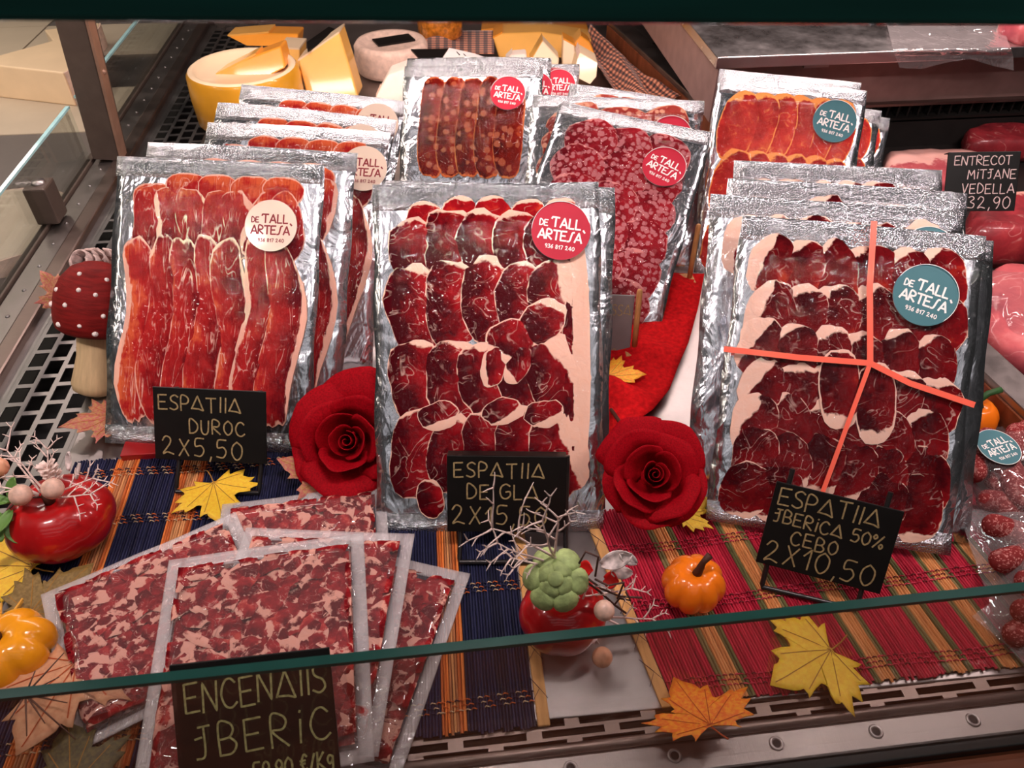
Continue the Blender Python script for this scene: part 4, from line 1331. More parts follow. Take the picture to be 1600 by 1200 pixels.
leaf('large yellow maple leaf on the red mat near the front grille', (1264, 1036), .006, .060, 112, M_LEAF_Y, M_VEIN_D, 1, .10, (0, 0))
leaf('orange maple leaf lying over the front grille at the red mat corner', (1088, 1105), .020, .054, 12, M_LEAF_O, M_VEIN_R, 2, .12, (-28, 0))
leaf('yellow maple leaf under the easel of the DUROC card', (340, 778), .006, .052, 200, M_LEAF_Y, M_VEIN_D, 3, .08)
leaf('tan and pink leaf behind the rose on the navy mat', (482, 735), .012, .048, 80, M_LEAF_P, M_VEIN_D, 4, .15, (25, 0))
leaf('pink and tan leaf under the mushroom ornament', (148, 658), .008, .050, 110, M_LEAF_P, M_VEIN_R, 5, .18, (8, 5))
leaf('amber orange leaf on the red felt below the grey board', (972, 586), .014, .040, -100, M_LEAF_OY, M_VEIN_D, 6, .12, (5, 0))
leaf('bright yellow leaf under the red fruit at the far left edge', (22, 872), .006, .062, 60, M_LEAF_Y, M_VEIN_D, 7, .12)
leaf('olive brown leaf between the red fruit and the shavings packs', (85, 930), .012, .056, -40, M_LEAF_B, M_VEIN_D, 8, .12)
leaf('large peach coloured leaf at the lower left corner', (88, 1085), .030, .072, 170, M_LEAF_PE, M_VEIN_R, 9, .10, (8, 0))
leaf('dark olive leaf at the very bottom left below the peach leaf', (110, 1190), .024, .050, 20, M_LEAF_G, M_VEIN_D, 10, .10)
leaf('small tan and pink leaf behind the mushroom cap on the rail', (88, 452), .020, .042, 60, M_LEAF_P, M_VEIN_D, 11, .2, (55, 0))
leaf('yellow leaf half hidden below the second rose', (1078, 795), .006, .036, -60, M_LEAF_Y, M_VEIN_D, 12, .08)


# ------------------------------------------------------------------ pumpkins, fruit, mushroom
def pumpkin(name, label, c, r, hgt, mat, ribs=8, dep=.10, stemmat=None, stem=None, cat='pumpkin', group=None, rotz=0, tilt=0, lean=(0, 0)):
    t = thing(name, label, cat, Matrix.Translation(c) @ Matrix.Rotation(R(rotz), 4, 'Z') @ Matrix.Rotation(R(tilt), 4, 'X'), group)
    prof = []
    n = 16
    for i in range(n + 1):
        a = -math.pi / 2 + math.pi * i / n
        prof.append((max(math.cos(a), .0) ** .85, (math.sin(a) + 1) / 2))

    def fn(th, rr, zz):
        d = abs(math.sin(ribs * th / 2)) ** .6
        k = 1 - dep * (1 - d) * min(1, rr * 1.6)
        dim = .16 * math.exp(-(rr / .33) ** 2)
        z = zz - dim * (1 if zz > .5 else -1)
        return (rr * r * k * (1 + .03 * math.sin(2 * th + 1)), z * hgt)
    g = MB(); g.lathe(prof, ribs * 8, fn=fn); g.build('body', mat, t)
    if stem:
        g = MB(); g.tube([Vector(p) for p in stem[0]], stem[1], 9); g.build('stem', stemmat, t)
    return t


pb = G(1077, 935, 0)
pumpkin('small_pumpkin', 'small orange pumpkin with brown stem on the red mat', pb, .0275, .046, M_PUMP, 8, .13, M_STEMB, ([(0, 0, .036), (.001, -.001, .045), (.004, .001, .054), (.009, .003, .060)], [.0046, .0036, .0026, .0034]), group='small pumpkins')
pumpkin('small_pumpkin', 'yellow orange pumpkin behind the peach leaf at lower left', G(32, 1040, .004), .036, .050, M_PUMPY, 7, .16, M_STEMB, ([(0, 0, .04), (.0, .004, .055)], [.004, .003]), group='small pumpkins')
pumpkin('small_pumpkin', 'orange mini pumpkin with curved green stem right of the taped pouch', G(1504, 676, .002), .026, .046, M_PUMP, 9, .03, M_STEMG, ([(0, 0, .038), (-.002, 0, .049), (.006, .002, .056), (.020, .004, .058)], [.007, .0035, .0032, .0034]), group='small pumpkins')


def mushroom():
    b = G(150, 612, -.004)
    t = thing('mushroom_ornament', 'wooden toadstool ornament with red white-dotted cap by the left grille', 'ornament', Matrix.Translation(b) @ Matrix.Rotation(R(-24), 4, 'X') @ Matrix.Rotation(R(12), 4, 'Y'))
    g = MB(); g.lathe([(0, 0), (.018, 0), (.024, .004), (.0255, .012), (.023, .026), (.020, .045), (.020, .075)], 28); g.build('stem', M_MUSHSTEM, t)
    prof = [(.0, .072), (.020, .072), (.036, .074), (.0410, .078), (.0435, .087), (.0442, .102), (.042, .118), (.036, .133), (.026, .145), (.013, .151), (0, .1525)]
    g = MB(); g.lathe(prof, 40); cap = g.build('cap', M_MUSH, t)
    dm = MB(); dm.lathe([(0, .0022), (.0020, .0017), (.0031, 0), (.0028, -.0012)], 10)
    d0 = None
    rnd = random.Random(4)
    spots = [(-95, .128), (-70, .125), (-112, .110), (-60, .103), (-90, .090), (-140, .122), (-150, .104), (-70, .082), (-125, .086), (-165, .088), (-40, .120), (-35, .092), (-105, .143), (-50, .140)]
    for (a, z) in spots:
        for i in range(len(prof) - 1):
            if prof[i][1] <= z <= prof[i + 1][1]:
                f = (z - prof[i][1]) / (prof[i + 1][1] - prof[i][1]); r = prof[i][0] + (prof[i + 1][0] - prof[i][0]) * f
                tn = Vector((prof[i + 1][0] - prof[i][0], prof[i + 1][1] - prof[i][1])).normalized()
                break
        p = Vector((r * math.cos(R(a)), r * math.sin(R(a)), z))
        nr = Vector((tn.y * math.cos(R(a)), tn.y * math.sin(R(a)), -tn.x))
        Mx = Matrix.Translation(p) @ nr.to_track_quat('Z', 'X').to_matrix().to_4x4() @ Matrix.Scale(rnd.uniform(.75, 1.15), 4)
        if d0 is None: d0 = dm.build('dot', M_DOT, cap); d0.matrix_basis = Mx
        else: clone(d0, cap, Mx)


mushroom()


# ---- frosted pine cone
def pinecone():
    c = G(186, 432, .012)
    t = thing('pine_cone', 'frosted pine cone half hidden behind the leftmost ham pouch', 'pine cone', Matrix.Translation(c) @ Matrix.Rotation(R(35), 4, 'X') @ Matrix.Rotation(R(-20), 4, 'Y') @ Matrix.Scale(1.2, 4))
    g = MB(); g.lathe([(0, 0), (.014, .004), (.018, .018), (.013, .036), (0, .05)], 14); g.build('core', M_CONE, t)
    sc = MB(); sc.grid(lambda a, b: ((a - .5) * .014 * (1 - .35 * abs(b - .55)), b * .014, .003 * (a - .5) ** 2 * 4 + .005 * b * b), 4, 4)
    s0 = None
    k = 0
    for r in range(6):
        z = .004 + r * .0075; rad = .014 * (1 - .1 * abs(r - 1.5)); n = 8 - r // 2
        for i in range(n):
            a = 2 * math.pi * (i + .5 * (r % 2)) / n
            Mx = Matrix.Translation((rad * math.cos(a), rad * math.sin(a), z)) @ Matrix.Rotation(a - math.pi / 2, 4, 'Z') @ Matrix.Rotation(R(12 + r * 10), 4, 'X')
            if s0 is None:
                s0 = sc.build('scale', [M_CONES], t, solid=.0014); s0.matrix_basis = Mx
            else: clone(s0, t, Mx)


pinecone()


# ---- twigs, berries
def branch(mb, p, d, L, r, depth, rnd, plane):
    n = 5
    pts = [p]
    q = p.copy(); dd = d.copy()
    for i in range(n):
        dd = (dd + Vector((rnd.uniform(-.12, .12), rnd.uniform(-.12, .12), rnd.uniform(-.08, .08)))).normalized()
        q = q + dd * (L / n); pts.append(q.copy())
    mb.tube(pts, [r * (1 - .12 * i) for i in range(n + 1)], 5)
    if depth:
        side = 1
        for i in range(2, n + 1):
            for k in range(1 if i < n else 2):
                if depth == 1 and i in (2, 4): continue
                side = -side
                b = pts[i]
                nd_ = (dd * .8 + plane * side * rnd.uniform(.5, .9) + Vector((0, 0, rnd.uniform(-.1, .2)))).normalized()
                branch(mb, b, nd_, L * rnd.uniform(.26, .42), r * .72, depth - 1, rnd, plane)


def twig(root, p, d, L, seed, mat=None, r=.0012, depth=2, name='frosted_twig'):
    d = Vector(d).normalized()
    mb = MB()
    v = (CAM - Vector(root.matrix_world.translation)).normalized()
    pl = d.cross(v).normalized()
    branch(mb, Vector(p), d, L, r, depth, random.Random(seed), pl)
    return mb.build(name, mat or M_TWIG, root)


def ball(root, p, r, mat, name='berry'):
    g = MB()
    g.lathe([(r * math.cos(a), r * math.sin(a)) for a in [-math.pi / 2 + math.pi * i / 10 for i in range(11)]], 16)
    o = g.build(name, mat, root); o.location = p
    return o


def oval_leaf(root, p, d, L, wd, mat, name='leaf', up=(0, 0, 1), cup=.15):
    d = Vector(d).normalized(); s = d.cross(Vector(up)).normalized(); n = s.cross(d)
    g = MB()

    def fn(a, b):
        wv = math.sin(math.pi * min(1, b * .94 + .04)) ** .7 * wd
        q = Vector(p) + d * (b * L) + s * ((a - .5) * wv) + n * (cup * L * ((a - .5) ** 2 * 3 + (b - .3) ** 2 * .6))
        return tuple(q)
    g.grid(fn, 6, 8)
    return g.build(name, mat, root, solid=.0008)


def fruit_ornament(label, base, r, hgt, seed):
    t = pumpkin('red_fruit_ornament', label, base, r, hgt, M_FRUIT, 7, .05, M_STEMB, ([(0, 0, hgt * .8), (0, 0, hgt * 1.02)], [.005, .004]), cat='ornament', group='red fruit ornaments')
    return t


fl = fruit_ornament('red artificial fruit with frosted twigs and beige berries on the left mat edge', G(100, 885, .0) + Vector((0, .03, 0)), .046, .066, 1)
tp = Vector((0, 0, .062))
for (d, L, s) in (((-.9, .3, .35), .055, 1), ((-.7, .5, .6), .05, 2), ((-.9, -.1, .15), .06, 3), ((-.3, .5, .9), .04, 4), ((.6, -.25, .1), .045, 5), ((.75, .1, .25), .04, 6), ((-.8, .1, .5), .05, 7), ((.1, .5, .8), .04, 14)):
    twig(fl, tp + Vector((d[0] * .008, d[1] * .008, .004)), d, L, s)
for (p, r_, m_) in (((-.014, -.008, .078), .0095, M_BERRY), ((.012, -.004, .079), .0095, M_BERRY), ((-.040, .020, .086), .0088, M_BERRYO)):
    ball(fl, p, r_, m_)
cone = MB()
for k in range(26):
    a = k * 2.4; zz = k / 26
    cone.grid(lambda u, v: ((.003 + .005 * v) * math.cos(a) + (u - .5) * .005 * -math.sin(a) + .004, (.003 + .005 * v) * math.sin(a) + (u - .5) * .005 * math.cos(a) + .016, .070 + zz * .018 + v * .003), 2, 2)
cone.build('little_cone', M_CONEW, fl, solid=.0007)
oval_leaf(fl, (.026, .012, .072), (.4, .2, .8), .018, .007, M_SILV, 'silver_leaf')
oval_leaf(fl, (.018, .020, .076), (.2, .4, .8), .018, .007, M_SILV, 'silver_leaf')
for (p, d, L) in (((-.028, -.006, .066), (-.9, .0, .25), .030), ((-.026, -.012, .062), (-.2, -.7, -.1), .026), ((-.030, -.018, .058), (.4, -.6, -.5), .024), ((-.034, -.014, .060), (-.8, -.5, -.3), .028), ((-.030, .0, .068), (.3, .5, .6), .018), ((-.05, -.02, .045), (-.1, -.3, -.9), .028), ((-.048, -.016, .05), (.5, -.6, -.5), .018)):
    oval_leaf(fl, p, d, L, .013, M_GREENLEAF, 'green_leaf')
g = MB(); g.tube([(0, 0, .064), (-.02, -.004, .070), (-.034, -.014, .060), (-.05, -.02, .045)], .0009, 6); g.build('vine_stem', M_TWIGB, fl)

fc = fruit_ornament('red artificial fruit with green succulent and frosted twigs at centre front', G(885, 1040, .0) + Vector((0, .030, 0)), .036, .064, 2)
tp = Vector((0, 0, .06))
inv = fc.matrix_world.inverted()


def fcp(x, y, dz): return inv @ GY(x, y, fc.matrix_world.translation.y + dz)


for (p0, p1, s) in (((868, 872), (768, 815), 1), ((866, 868), (815, 800), 2), ((864, 872), (873, 812), 3), ((862, 880), (775, 860), 4), ((860, 885), (805, 886), 5), ((945, 965), (1020, 955), 6), ((950, 968), (1030, 1022), 7), ((935, 975), (930, 1010), 8), ((900, 955), (925, 915), 9), ((905, 970), (890, 985), 10), ((965, 985), (975, 1045), 12), ((930, 930), (990, 925), 13)):
    a, b = fcp(*p0, .0), fcp(*p1, -.01)
    twig(fc, a, b - a, (b - a).length, s + 20, depth=2 if (b - a).length > .03 else 1)
for (x, y, r_, m_, dz) in ((944, 954, .0080, M_BERRY, -.034), (941, 1027, .0085, M_BERRYO, -.035)):
    ball(fc, fcp(x, y, dz), r_, m_)
sc = fcp(868, 905, -.012)
vd = (inv.to_3x3() @ (CAM - fc.matrix_world @ sc)).normalized()
sx = vd.cross(Vector((0, 0, 1))).normalized() * -1; sy = vd.cross(sx) * -1
rnd = random.Random(5)
for ring, (n, rad, sz, dep) in enumerate(((6, .0165, .0112, -.004), (4, .0085, .0092, .002), (1, .0, .0066, .008))):
    for i in range(n):
        a = 2 * math.pi * i / n + ring * .5
        p = sc + (sx * math.cos(a) + sy * math.sin(a)) * rad + vd * dep
        g = MB(); g.lathe([(sz * math.cos(b) * (1 if math.sin(b) > 0 else .9), sz * .55 * math.sin(b)) for b in [-math.pi / 2 + math.pi * q / 8 for q in range(9)]], 14)
        o = g.build('succulent_leaf', M_SUCC, fc)
        dd = (vd + (sx * math.cos(a) + sy * math.sin(a)) * .9 * (rad > 0)).normalized()
        o.matrix_basis = Matrix.Translation(p) @ dd.to_track_quat('Z', 'X').to_matrix().to_4x4()
for (p0, p1, wd) in (((940, 882), (985, 868), .014), ((955, 895), (985, 895), .010), ((968, 866), (990, 878), .009)):
    a, b = fcp(*p0, .006), fcp(*p1, .004)
    oval_leaf(fc, a, b - a, (b - a).length * 1.1, wd, M_SILV, 'silver_leaf', up=tuple(vd), cup=.2)
for (pts) in (((915, 908), (938, 925), (960, 945), (978, 958)), ((920, 905), (940, 920), (970, 932), (1003, 934)), ((905, 880), (915, 862), (935, 870), (930, 900)), ((930, 905), (950, 915), (975, 910), (965, 935)), ((960, 945), (968, 935), (985, 938), (978, 925))):
    g = MB(); g.tube([fcp(x, y, -.012) for x, y in pts], .0009, 6); g.build('brown_twig', M_TWIGB, fc)
pet = [fcp(905, 888, .008), fcp(945, 905, .006)]
for p in pet:
    oval_leaf(fc, p, (.3, -.3, .3), .016, .014, simple('scarlet_petal', (.62, .01, .008), .5), 'red_petal', up=tuple(vd))

# ---- straw by the yellow pumpkin
def straw():
    b = G(8, 1010, .012)
    t = thing('wheat_straw', 'bunch of dry yellow straw beside the yellow pumpkin', 'straw', b)
    rnd = random.Random(9)
    inv = t.matrix_world.inverted()
    for k in range(16):
        p0 = Vector(G(rnd.uniform(-25, 15), rnd.uniform(1000, 1040), .014)); p1 = Vector(G(rnd.uniform(-5, 40), rnd.uniform(930, 975), rnd.uniform(.016, .03)))
        g = MB(); g.tube([inv @ p0, inv @ p0.lerp(p1, .5), inv @ p1], .0011, 5); g.build('stalk', M_STRAW, t)


straw()


def pine_sprig():
    b = G(40, 1090, .045)
    t = thing('pine_sprig', 'thin dry pine needles spread over the peach leaf', 'sprig', b)
    rnd = random.Random(19)
    inv = t.matrix_world.inverted()
    c = Vector(G(40, 1085, .045))
    for (x, y) in ((55, 1048), (92, 1058), (12, 1130), (42, 1150), (78, 1092), (105, 1098), (118, 1155), (70, 1130), (100, 1020)):
        e = Vector(G(x, y, .045 + rnd.uniform(-.003, .006)))
        g = MB(); g.tube([inv @ c, inv @ e], [.0009, .0004], 5); g.build('needle', M_TWIGB, t)


pine_sprig()


# ------------------------------------------------------------------ cheeses at the back
def wheel():
    t = thing('round_cheese', 'big yellow waxed cheese wheel with hollowed top at back left', 'cheese', Vector((-.345, 1.44, .0)))
    g = MB(); g.lathe([(0, .0), (.092, .0), (.098, .006), (.100, .05), (.098, .088), (.094, .094)], 48); g.build('rind', M_RIND, t)
    g = MB(); g.lathe([(.094, .094), (.089, .097), (.083, .094), (.079, .082), (0, .080)], 48); g.build('cut_face', M_CHEESE_P, t)


wheel()


def wedge(label, pix, d, thick, mat, tri=None, tilt=(0, 0, 0), rind=None, name='cheese_wedge', tag_lbl=False):
    """triangular block; pix = polygon of its front face in the photo at depth d, extruded away"""
    pts = [DP(x, y, d) for x, y in pix]
    c = sum(pts, Vector()) / len(pts)
    t = thing(name, label, 'cheese', c, 'cheese wedges')
    back = Vector((FW.x, FW.y, 0)).normalized() * thick
    n = len(pts)
    vs = [p - c for p in pts] + [p - c + back + Vector((0, 0, -.004)) for p in pts]
    fs = [tuple(range(n - 1, -1, -1)), tuple(range(n, 2 * n))]
    side = [(i, (i + 1) % n, n + (i + 1) % n, n + i) for i in range(n)]
    MB().add(vs, fs + side[1:]).build('paste', mat, t, smooth=False, bevel=.003)
    g = MB(); k = 0
    a, b = vs[0], vs[1 % n]; a2, b2 = vs[n], vs[n + 1]
    up = Vector((0, 0, .0035))
    g.add([a, b, b2, a2, Vector(a) + up, Vector(b) + up, Vector(b2) + up, Vector(a2) + up], [(0, 1, 2, 3), (4, 7, 6, 5), (0, 4, 5, 1), (1, 5, 6, 2), (2, 6, 7, 3), (3, 7, 4, 0)])
    g.build('rind', rind or M_RIND, t, smooth=False)
    return t


wedge('orange cheese wedge lying across the yellow wheel', [(338, 118), (400, 86), (438, 72), (446, 106), (402, 128)], 1.385, .05, M_CHEESE_O, rind=M_CHEESE)
wedge('thin orange cheese wedge on top at the very back left', [(356, 57), (420, 52), (466, 53), (464, 73), (385, 72)], 1.62, .06, M_CHEESE_O, rind=M_CHEESE)
wedge('yellow cheese piece just right of the wheel', [(436, 76), (468, 78), (468, 116), (440, 110)], 1.56, .07, M_CHEESE, rind=M_CHEESE_P)
wedge('low orange cheese slice leaning in front of the wheel', [(400, 128), (448, 106), (466, 118), (466, 142), (420, 140)], 1.42, .04, M_CHEESE_O, rind=M_CHEESE)
tw = wedge('tall yellow cheese wedge with black label behind the left stack', [(466, 96), (530, 52), (544, 96), (560, 152), (478, 144)], 1.44, .06, M_CHEESE, rind=M_CHEESE_P)
g = MB(); c_ = tw.matrix_world.translation
q = [DP(480, 68, 1.435) - c_, DP(514, 44, 1.50) - c_, DP(536, 52, 1.50) - c_, DP(481, 82, 1.43) - c_]
g.add(q + [p + Vector((0, 0, .003)) for p in q], [(3, 2, 1, 0), (4, 5, 6, 7), (0, 1, 5, 4), (1, 2, 6, 5), (2, 3, 7, 6), (3, 0, 4, 7)]); g.build('black_label', M_CARD, tw, smooth=False)
wedge('white cheese wedge behind the left pouches beside the white wheel', [(584, 235), (588, 150), (605, 118), (632, 108), (650, 156), (650, 235)], 1.36, .06, M_WHITECH, rind=M_WHITECH)
t = thing('round_cheese', 'white ridged fresh cheese wheel with a dark card on top', 'cheese', Vector(G(612, 112, .02)) + Vector((0, .07, -.02)))
g = MB(); g.lathe([(0, .0), (.072, .0), (.076, .008), (.0755, .02), (.0775, .03), (.0755, .04), (.076, .05), (.070, .058), (.06, .058), (.052, .052), (0, .052)], 40); g.build('body', M_RINDP, t)
g = MB(); g.box((-.03, -.012, .053), (.05, .03, .056), M=Matrix.Rotation(R(20), 4, 'Z')); g.build('dark_card', M_CARD, t, smooth=False)
wedge('big yellow cheese block at the back centre', [(770, 60), (785, 52), (845, 50), (925, 62), (915, 90), (780, 92)], 1.66, .08, M_CHEESE, rind=M_CHEESE_O)
wedge('orange cheese block half hidden behind the back centre block', [(752, 48), (800, 44), (920, 46), (920, 60), (780, 62)], 1.80, .08, M_CHEESE_O, rind=M_CHEESE_O)
wedge('pale triangular cheese wedge behind the pink sticker pouch', [(828, 98), (848, 64), (874, 92), (872, 104)], 1.52, .05, M_CHEESE_P, rind=M_CHEESE)
wedge('tall pale cheese wedge with orange rind at back centre', [(880, 62), (898, 72), (900, 100), (878, 104)], 1.56, .05, M_CHEESE_P, rind=M_CHEESE_O)
wedge('cream cheese wedge nearest the gingham cloth', [(902, 92), (906, 82), (934, 98), (932, 120), (922, 132), (895, 118)], 1.44, .06, M_CHEESE_P, rind=M_RINDP)
wedge('small orange cheese corner beside the gingham cloth', [(896, 70), (908, 56), (922, 66), (930, 86), (910, 80)], 1.58, .05, M_CHEESE_O, rind=M_CHEESE)
wedge('creamy white soft cheese slice behind the white label', [(790, 96), (800, 86), (822, 84), (824, 97), (810, 100)], 1.50, .04, M_WHITECH, rind=M_WHITECH)
t = thing('paper_label', 'white paper label sticking up behind the chorizo pouch', 'label', DP(738, 86, 1.40))
c_ = t.matrix_world.translation
g = MB(); q = [DP(690, 93, 1.38) - c_, DP(780, 98, 1.38) - c_, DP(742, 84, 1.43) - c_, DP(702, 75, 1.43) - c_]
g.add(q, [(0, 1, 2, 3)]); g.build('paper', M_PAPER, t, smooth=False, solid=.0008)
g = MB()
for k in range(4):
    a = DP(712 + k * 10, 80 + k * 2.6, 1.425) - c_; g.tube([a, a + (DP(718 + k * 10, 86 + k * 2.2, 1.41) - DP(712 + k * 10, 80 + k * 2.6, 1.425))], .0012, 4)
g.build('print_marks', M_CARD, t)
t = thing('dark_tray', 'dark price sign lying before the white cheese wheel', 'price card', DP(660, 82, 1.45))
c_ = t.matrix_world.translation
g = MB(); q = [DP(642, 78, 1.46) - c_, DP(700, 77, 1.46) - c_, DP(690, 92, 1.42) - c_, DP(655, 92, 1.42) - c_]
g.add(q, [(3, 2, 1, 0)]); g.build('board', M_CARD, t, smooth=False, solid=.003)
g = MB(); g.tube([(0, 0, -.002), (0, .004, -.5 * c_.z), (0, .006, -c_.z)], .003, 8); g.build('stand_leg', M_WIRE, t)


def gingham():
    t = thing('gingham_cloth', 'red and black gingham cloth draped along the back partition', 'cloth', Vector((.34, 1.45, 0)), 'gingham cloths')
    inv = t.matrix_world.inverted()
    mb = MB()
    cu, cv = [], []
    nu, nv = 40, 44
    L0 = [(905, 60), (925, 100), (960, 140), (985, 156)]
    R0 = [(925, 46), (975, 80), (1015, 118), (1062, 158)]
    for j in range(nv + 1):
        b = j / nv
        i = min(int(b * 3), 2); f = b * 3 - i
        pl = Vector(G(*(Vector(L0[i]).lerp(Vector(L0[i + 1]), f)), .015)); pr_ = Vector(G(*(Vector(R0[i]).lerp(Vector(R0[i + 1]), f)), .035))
        for k in range(nu + 1):
            a = k / nu
            p = pl.lerp(pr_, a) + Vector((0, 0, .010 * math.sin(a * 9 + b * 5) + .006 * nz(a * 4, b * 6)))
            mb.v.append(tuple(inv @ p)); cu.append(a + .04 * math.sin(b * 7)); cv.append(b)
    mb.f = [(j * (nu + 1) + i, j * (nu + 1) + i + 1, (j + 1) * (nu + 1) + i + 1, (j + 1) * (nu + 1) + i) for j in range(nv) for i in range(nu)]
    mb.mi = [0] * len(mb.f)
    mb.at = {'cu': cu, 'cv': cv}
    mb.build('fabric', M_GINGHAM, t, solid=.0012)
    # a separate piece spread under the jar
    t = thing('gingham_cloth', 'small piece of gingham cloth spread under the amber jar', 'cloth', Vector(G(715, 66, 0)), 'gingham cloths')
    inv = t.matrix_world.inverted()
    mb = MB(); cu, cv = [], []
    for j in range(21):
        for k in range(31):
            a, b = k / 30, j / 20
            p = Vector(G(662 + 110 * a, 48 + 36 * b, .02 + .012 * math.sin(a * 8)))
            mb.v.append(tuple(inv @ p)); cu.append(a * .8); cv.append(b * .4)
    mb.f = [(j * 31 + i, j * 31 + i + 1, (j + 1) * 31 + i + 1, (j + 1) * 31 + i) for j in range(20) for i in range(30)]
    mb.mi = [0] * len(mb.f); mb.at = {'cu': cu, 'cv': cv}
    mb.build('fabric', M_GINGHAM, t, solid=.0012)


gingham()
t = thing('honey_jar', 'amber jar standing on gingham beside the white cheese wheel', 'jar', Vector(G(690, 80, .0)) + Vector((0, .05, .016)))
g = MB(); g.lathe([(0, 0), (.045, 0), (.05, .006), (.05, .04), (.044, .05), (.036, .054)], 28); g.build('jar_body', simple('amber_jar', (.55, .18, .02), .2, coat=1., noise_amt=.5, nscale=120), t)
g = MB(); g.lathe([(.038, .054), (.038, .066), (.034, .068), (0, .068)], 28); g.build('lid', M_RIND, t)


# cheeses beyond the side glass; wedge and round stand in for glass reflections
def side_cheese(label, c, r, hgt, a0, a1, mat):
    t = thing('cheese_piece', label, 'cheese', c, 'cheeses on the tiled counter')
    poly = [(0, 0)] + [(r * math.cos(R(a0 + (a1 - a0) * k / 16)), r * math.sin(R(a0 + (a1 - a0) * k / 16))) for k in range(17)] if a1 - a0 < 350 else [(r * math.cos(2 * math.pi * k / 40), r * math.sin(2 * math.pi * k / 40)) for k in range(40)]
    g = MB(); g.prism(poly, 0, hgt); g.build('paste', mat, t, smooth=False, bevel=.003)
    g = MB()
    for k in range(16):
        A0, A1 = R(a0 + (a1 - a0) * k / 16), R(a0 + (a1 - a0) * (k + 1) / 16)
        g.add([(r * math.cos(A0), r * math.sin(A0), .001), (r * math.cos(A1), r * math.sin(A1), .001), (r * math.cos(A1), r * math.sin(A1), hgt - .001), (r * math.cos(A0), r * math.sin(A0), hgt - .001),
               ((r + .003) * math.cos(A0), (r + .003) * math.sin(A0), .001), ((r + .003) * math.cos(A1), (r + .003) * math.sin(A1), .001), ((r + .003) * math.cos(A1), (r + .003) * math.sin(A1), hgt - .001), ((r + .003) * math.cos(A0), (r + .003) * math.sin(A0), hgt - .001)],
              [(4, 5, 6, 7), (7, 6, 2, 3), (0, 1, 5, 4)])
    g.build('rind', M_RINDP, t, smooth=False)


side_cheese('pale cheese wedge at the upper left corner, modelled in place of a reflection on the glass', Vector(G(-20, 150, -.052)), .22, .07, -20, 45, M_CHEESE_P)
side_cheese('flat round beige disc at the left edge, modelled in place of a cheese reflection on the glass', Vector(G(10, 375, -.052)), .115, .03, 0, 360, M_TILE_L)
side_cheese('small cut cheese near the far side glass', Vector(G(250, 75, -.052)) + Vector((-.25, 0, 0)), .12, .05, -60, 20, M_CHEESE_P)


# ------------------------------------------------------------------ raw meat at right
def steak(label, pix, z, thick, mat, seed, fatdir=120, fatw=.25, name='raw_meat', tone=.5, zt=0.):
    pts = [G(x, y, z) for x, y in pix]
    c = sum(pts, Vector()) / len(pts)
    t = thing(name, label, 'meat', c, 'raw cuts on the meat tray')
    n = len(pts)
    P = smoothpts([(p.x - c.x, p.y - c.y) for p in pts + [pts[0]]], 6)[:-1]
    rnd = random.Random(seed)
    fd = Vector((math.cos(R(fatdir)), math.sin(R(fatdir))))
    vs, fa, to = [], [], []
    mr = max(p.length for p in P)
    prof = [(1.0, 0), (1.04, .25), (1.03, .7), (.96, .95), (.8, 1.04), (.5, 1.02), (.2, 1.0)]
    for (s, zz) in prof:
        for p in P:
            q = Vector((p.x, p.y)) * s
            vs.append((q.x, q.y, thick * zz + .003 * nz(q.x * 40, q.y * 40, seed)))
            fa.append(min(1, max(0, .5 + (q.dot(fd) / mr - (1 - 2 * fatw)) * 1.5 + .35 * nz(q.x * 25, q.y * 25, seed + 3))))
            to.append(min(1, max(0, tone + .4 * nz(q.x * 30, q.y * 30, seed + 1))))
    m = len(P)
    fs = [tuple(range(m - 1, -1, -1))]
    for i in range(len(prof) - 1):
        fs += [(i * m + k, i * m + (k + 1) % m, (i + 1) * m + (k + 1) % m, (i + 1) * m + k) for k in range(m)]
    fs.append(tuple(range((len(prof) - 1) * m, len(prof) * m)))
    MB().add(vs, fs, 0, fat=fa, tone=to).build('cut', mat, t)
    return t


steak('dark marbled raw steak at the back of the meat tray behind the tent card', [(1500, 232), (1530, 222), (1580, 222), (1640, 232), (1630, 250), (1560, 252), (1510, 248)], .025, .035, M_RAW, 1, 80, .1)
steak('thick raw beef block with pink fat top right of the taped pouches', [(1500, 412), (1560, 418), (1680, 400), (1660, 352), (1560, 350), (1505, 362)], .024, .055, M_RAW, 2, 100, .34)
steak('pale pink cut lying under the tent card behind the right stack', [(1380, 262), (1430, 258), (1520, 262), (1540, 300), (1470, 312), (1390, 300)], .024, .03, M_RAWPINK, 3, 90, .5)
pk = steak('raw pork steak wrapped in clear film at the right edge above the ledge', [(1530, 540), (1575, 580), (1680, 610), (1700, 470), (1600, 440), (1540, 450)], .024, .030, M_RAWPINK, 4, -40, .28, name='wrapped_pork')
pkc = pk.matrix_world.translation
g = MB(); g.grid(lambda a, b: (-.085 + .20 * a + .02 * (b - .5), -.095 + .20 * b - .05 * (a - .4), .004 + .036 * sstep(0, .25, min(a, 1 - a)) * sstep(0, .25, min(b, 1 - b)) + .002 * nz(a * 9, b * 9)), 26, 26)
g.build('clear_wrap', M_BAGFILM2, pk)
t = thing('meat_tray', 'black plastic tray edge holding the raw beef block', 'tray', Vector((.80, .81, .0225)))
g = MB(); g.box((-.10, -.012, 0), (.4, .0, .014)); g.build('tray_rim', M_BLACK, t, smooth=False, bevel=.002)


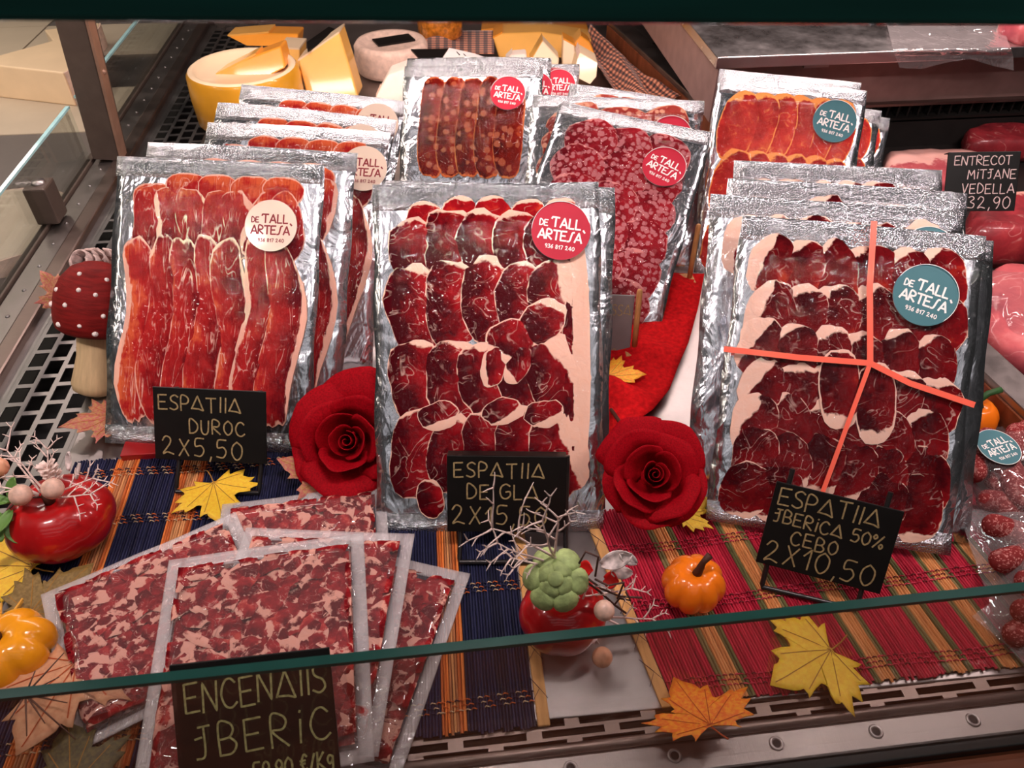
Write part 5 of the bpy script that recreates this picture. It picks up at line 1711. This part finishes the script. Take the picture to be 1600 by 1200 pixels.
# ------------------------------------------------------------------ bags of small sausages, far right
def capsule(L, r, seed):
    g = MB()
    n = 10
    prof = []
    for i in range(5): a = -math.pi / 2 + math.pi / 2 * i / 4; prof.append((r * math.cos(a), -L / 2 + r * math.sin(a)))
    for i in range(5): a = math.pi / 2 * i / 4; prof.append((r * math.cos(a), L / 2 + r * math.sin(a)))
    g.lathe(prof, 12, fn=lambda th, rr, z: (rr * (1 + .10 * nz(math.cos(th) * 2, z * 60, seed)), z))
    return g


def sausage_bag(label, c, rotz, tilt, w, h, n, seed, stk=None, film=None):
    M = Matrix.Translation(c) @ Matrix.Rotation(R(rotz), 4, 'Z') @ Matrix.Rotation(R(tilt), 4, 'X')
    t = thing('sausage_bag', label, 'bag', M, 'bags of little sausages')
    rnd = random.Random(seed)
    sa = [capsule(.030, .0108, s).build('little_sausage', M_SAUS, t) for s in range(3)]
    k = 0
    for i in range(n):
        o = sa[i] if i < 3 else clone(sa[i % 3], t)
        o.matrix_basis = Matrix.Translation((rnd.uniform(-.34, .34) * w, rnd.uniform(-.36, .30) * h, .010 + (i % 2) * .012)) @ Matrix.Rotation(rnd.uniform(0, 6), 4, 'Z') @ Matrix.Rotation(R(90), 4, 'X')

    def film_(a, b):
        u, v = (a - .5) * w, (b - .5) * h
        e = sstep(0, .22, min(a, 1 - a)) * sstep(0, .22, min(b, 1 - b))
        return (u, v, .002 + e * .032 + .004 * nz(u * 45, v * 45, seed) + .003 * nz(u * 14, v * 14, seed))
    g = MB(); g.grid(film_, 34, 40); g.build('clear_film', film or M_BAGFILM2, t)
    g = MB(); g.grid(lambda a, b: ((a - .5) * w, (b - .5) * h, .0), 4, 4); g.build('clear_back', M_BAGFILM2, t)
    if stk:
        sticker(t, w, h, lambda u, v: .034 + .0 * u, stk[0], stk[1], .021, R(stk[2]), 'teal', .004)
    return t


sausage_bag('clear bag of little cured sausages with teal sticker right of the taped pouch', Vector((.555, .446, .012)), 8, 8, .15, .135, 18, 1, (-.030, .026, 6))
sausage_bag('frosty clear bag of little sausages at the right edge of the red mat', Vector((.532, .352, .008)), -12, 4, .14, .115, 16, 2, film=M_BAGFILM)
sausage_bag('crumpled clear bag at the lower right edge by the grille', Vector((.520, .300, .004)), 25, 3, .15, .10, 11, 3, film=M_BAGFILM)


# ------------------------------------------------------------------ loose plastic bag on the counter
def plastic_bag():
    t = thing('plastic_bag', 'crumpled clear plastic bag hanging over the steel counter edge', 'bag', Vector((.80, 1.11, .2)))
    inv = t.matrix_world.inverted()
    top = [(1382, 40), (1550, 40)]
    mb = MB()
    low = [(1406, 106), (1440, 108), (1478, 98), (1515, 92), (1548, 102), (1584, 110)]

    def fn(a, b):
        i = min(int(a * 5), 4); f = a * 5 - i
        l = Vector(low[i]).lerp(Vector(low[i + 1]), f)
        tt = Vector((1386 + 180 * a, 40))
        if b < .62:
            q = tt.lerp(Vector((1398 + 185 * a, 86)), b / .62)
            p = Vector(G(q.x, q.y, .2035 + .006 * abs(nz(a * 7, b * 7)) + .010 * sstep(.2, .5, b) * (1 - sstep(.5, .62, b))))
        else:
            f = (b - .62) / .38
            q = Vector((1398 + 185 * a, 86)).lerp(l, f)
            p = Vector(GY(q.x, q.y, 1.104 - .004 * abs(nz(a * 9, f * 5)) - .004 * f))
        return tuple(inv @ p)
    mb.grid(fn, 34, 30)
    mb.build('film', M_BAGFILM, t)


plastic_bag()
steak('pink raw cut lying on the steel counter at the top right corner', [(1565, 60), (1600, 72), (1660, 70), (1660, 40), (1600, 30), (1560, 45)], .2, .03, M_RAWPINK, 8, 90, .4, name='raw_cut')
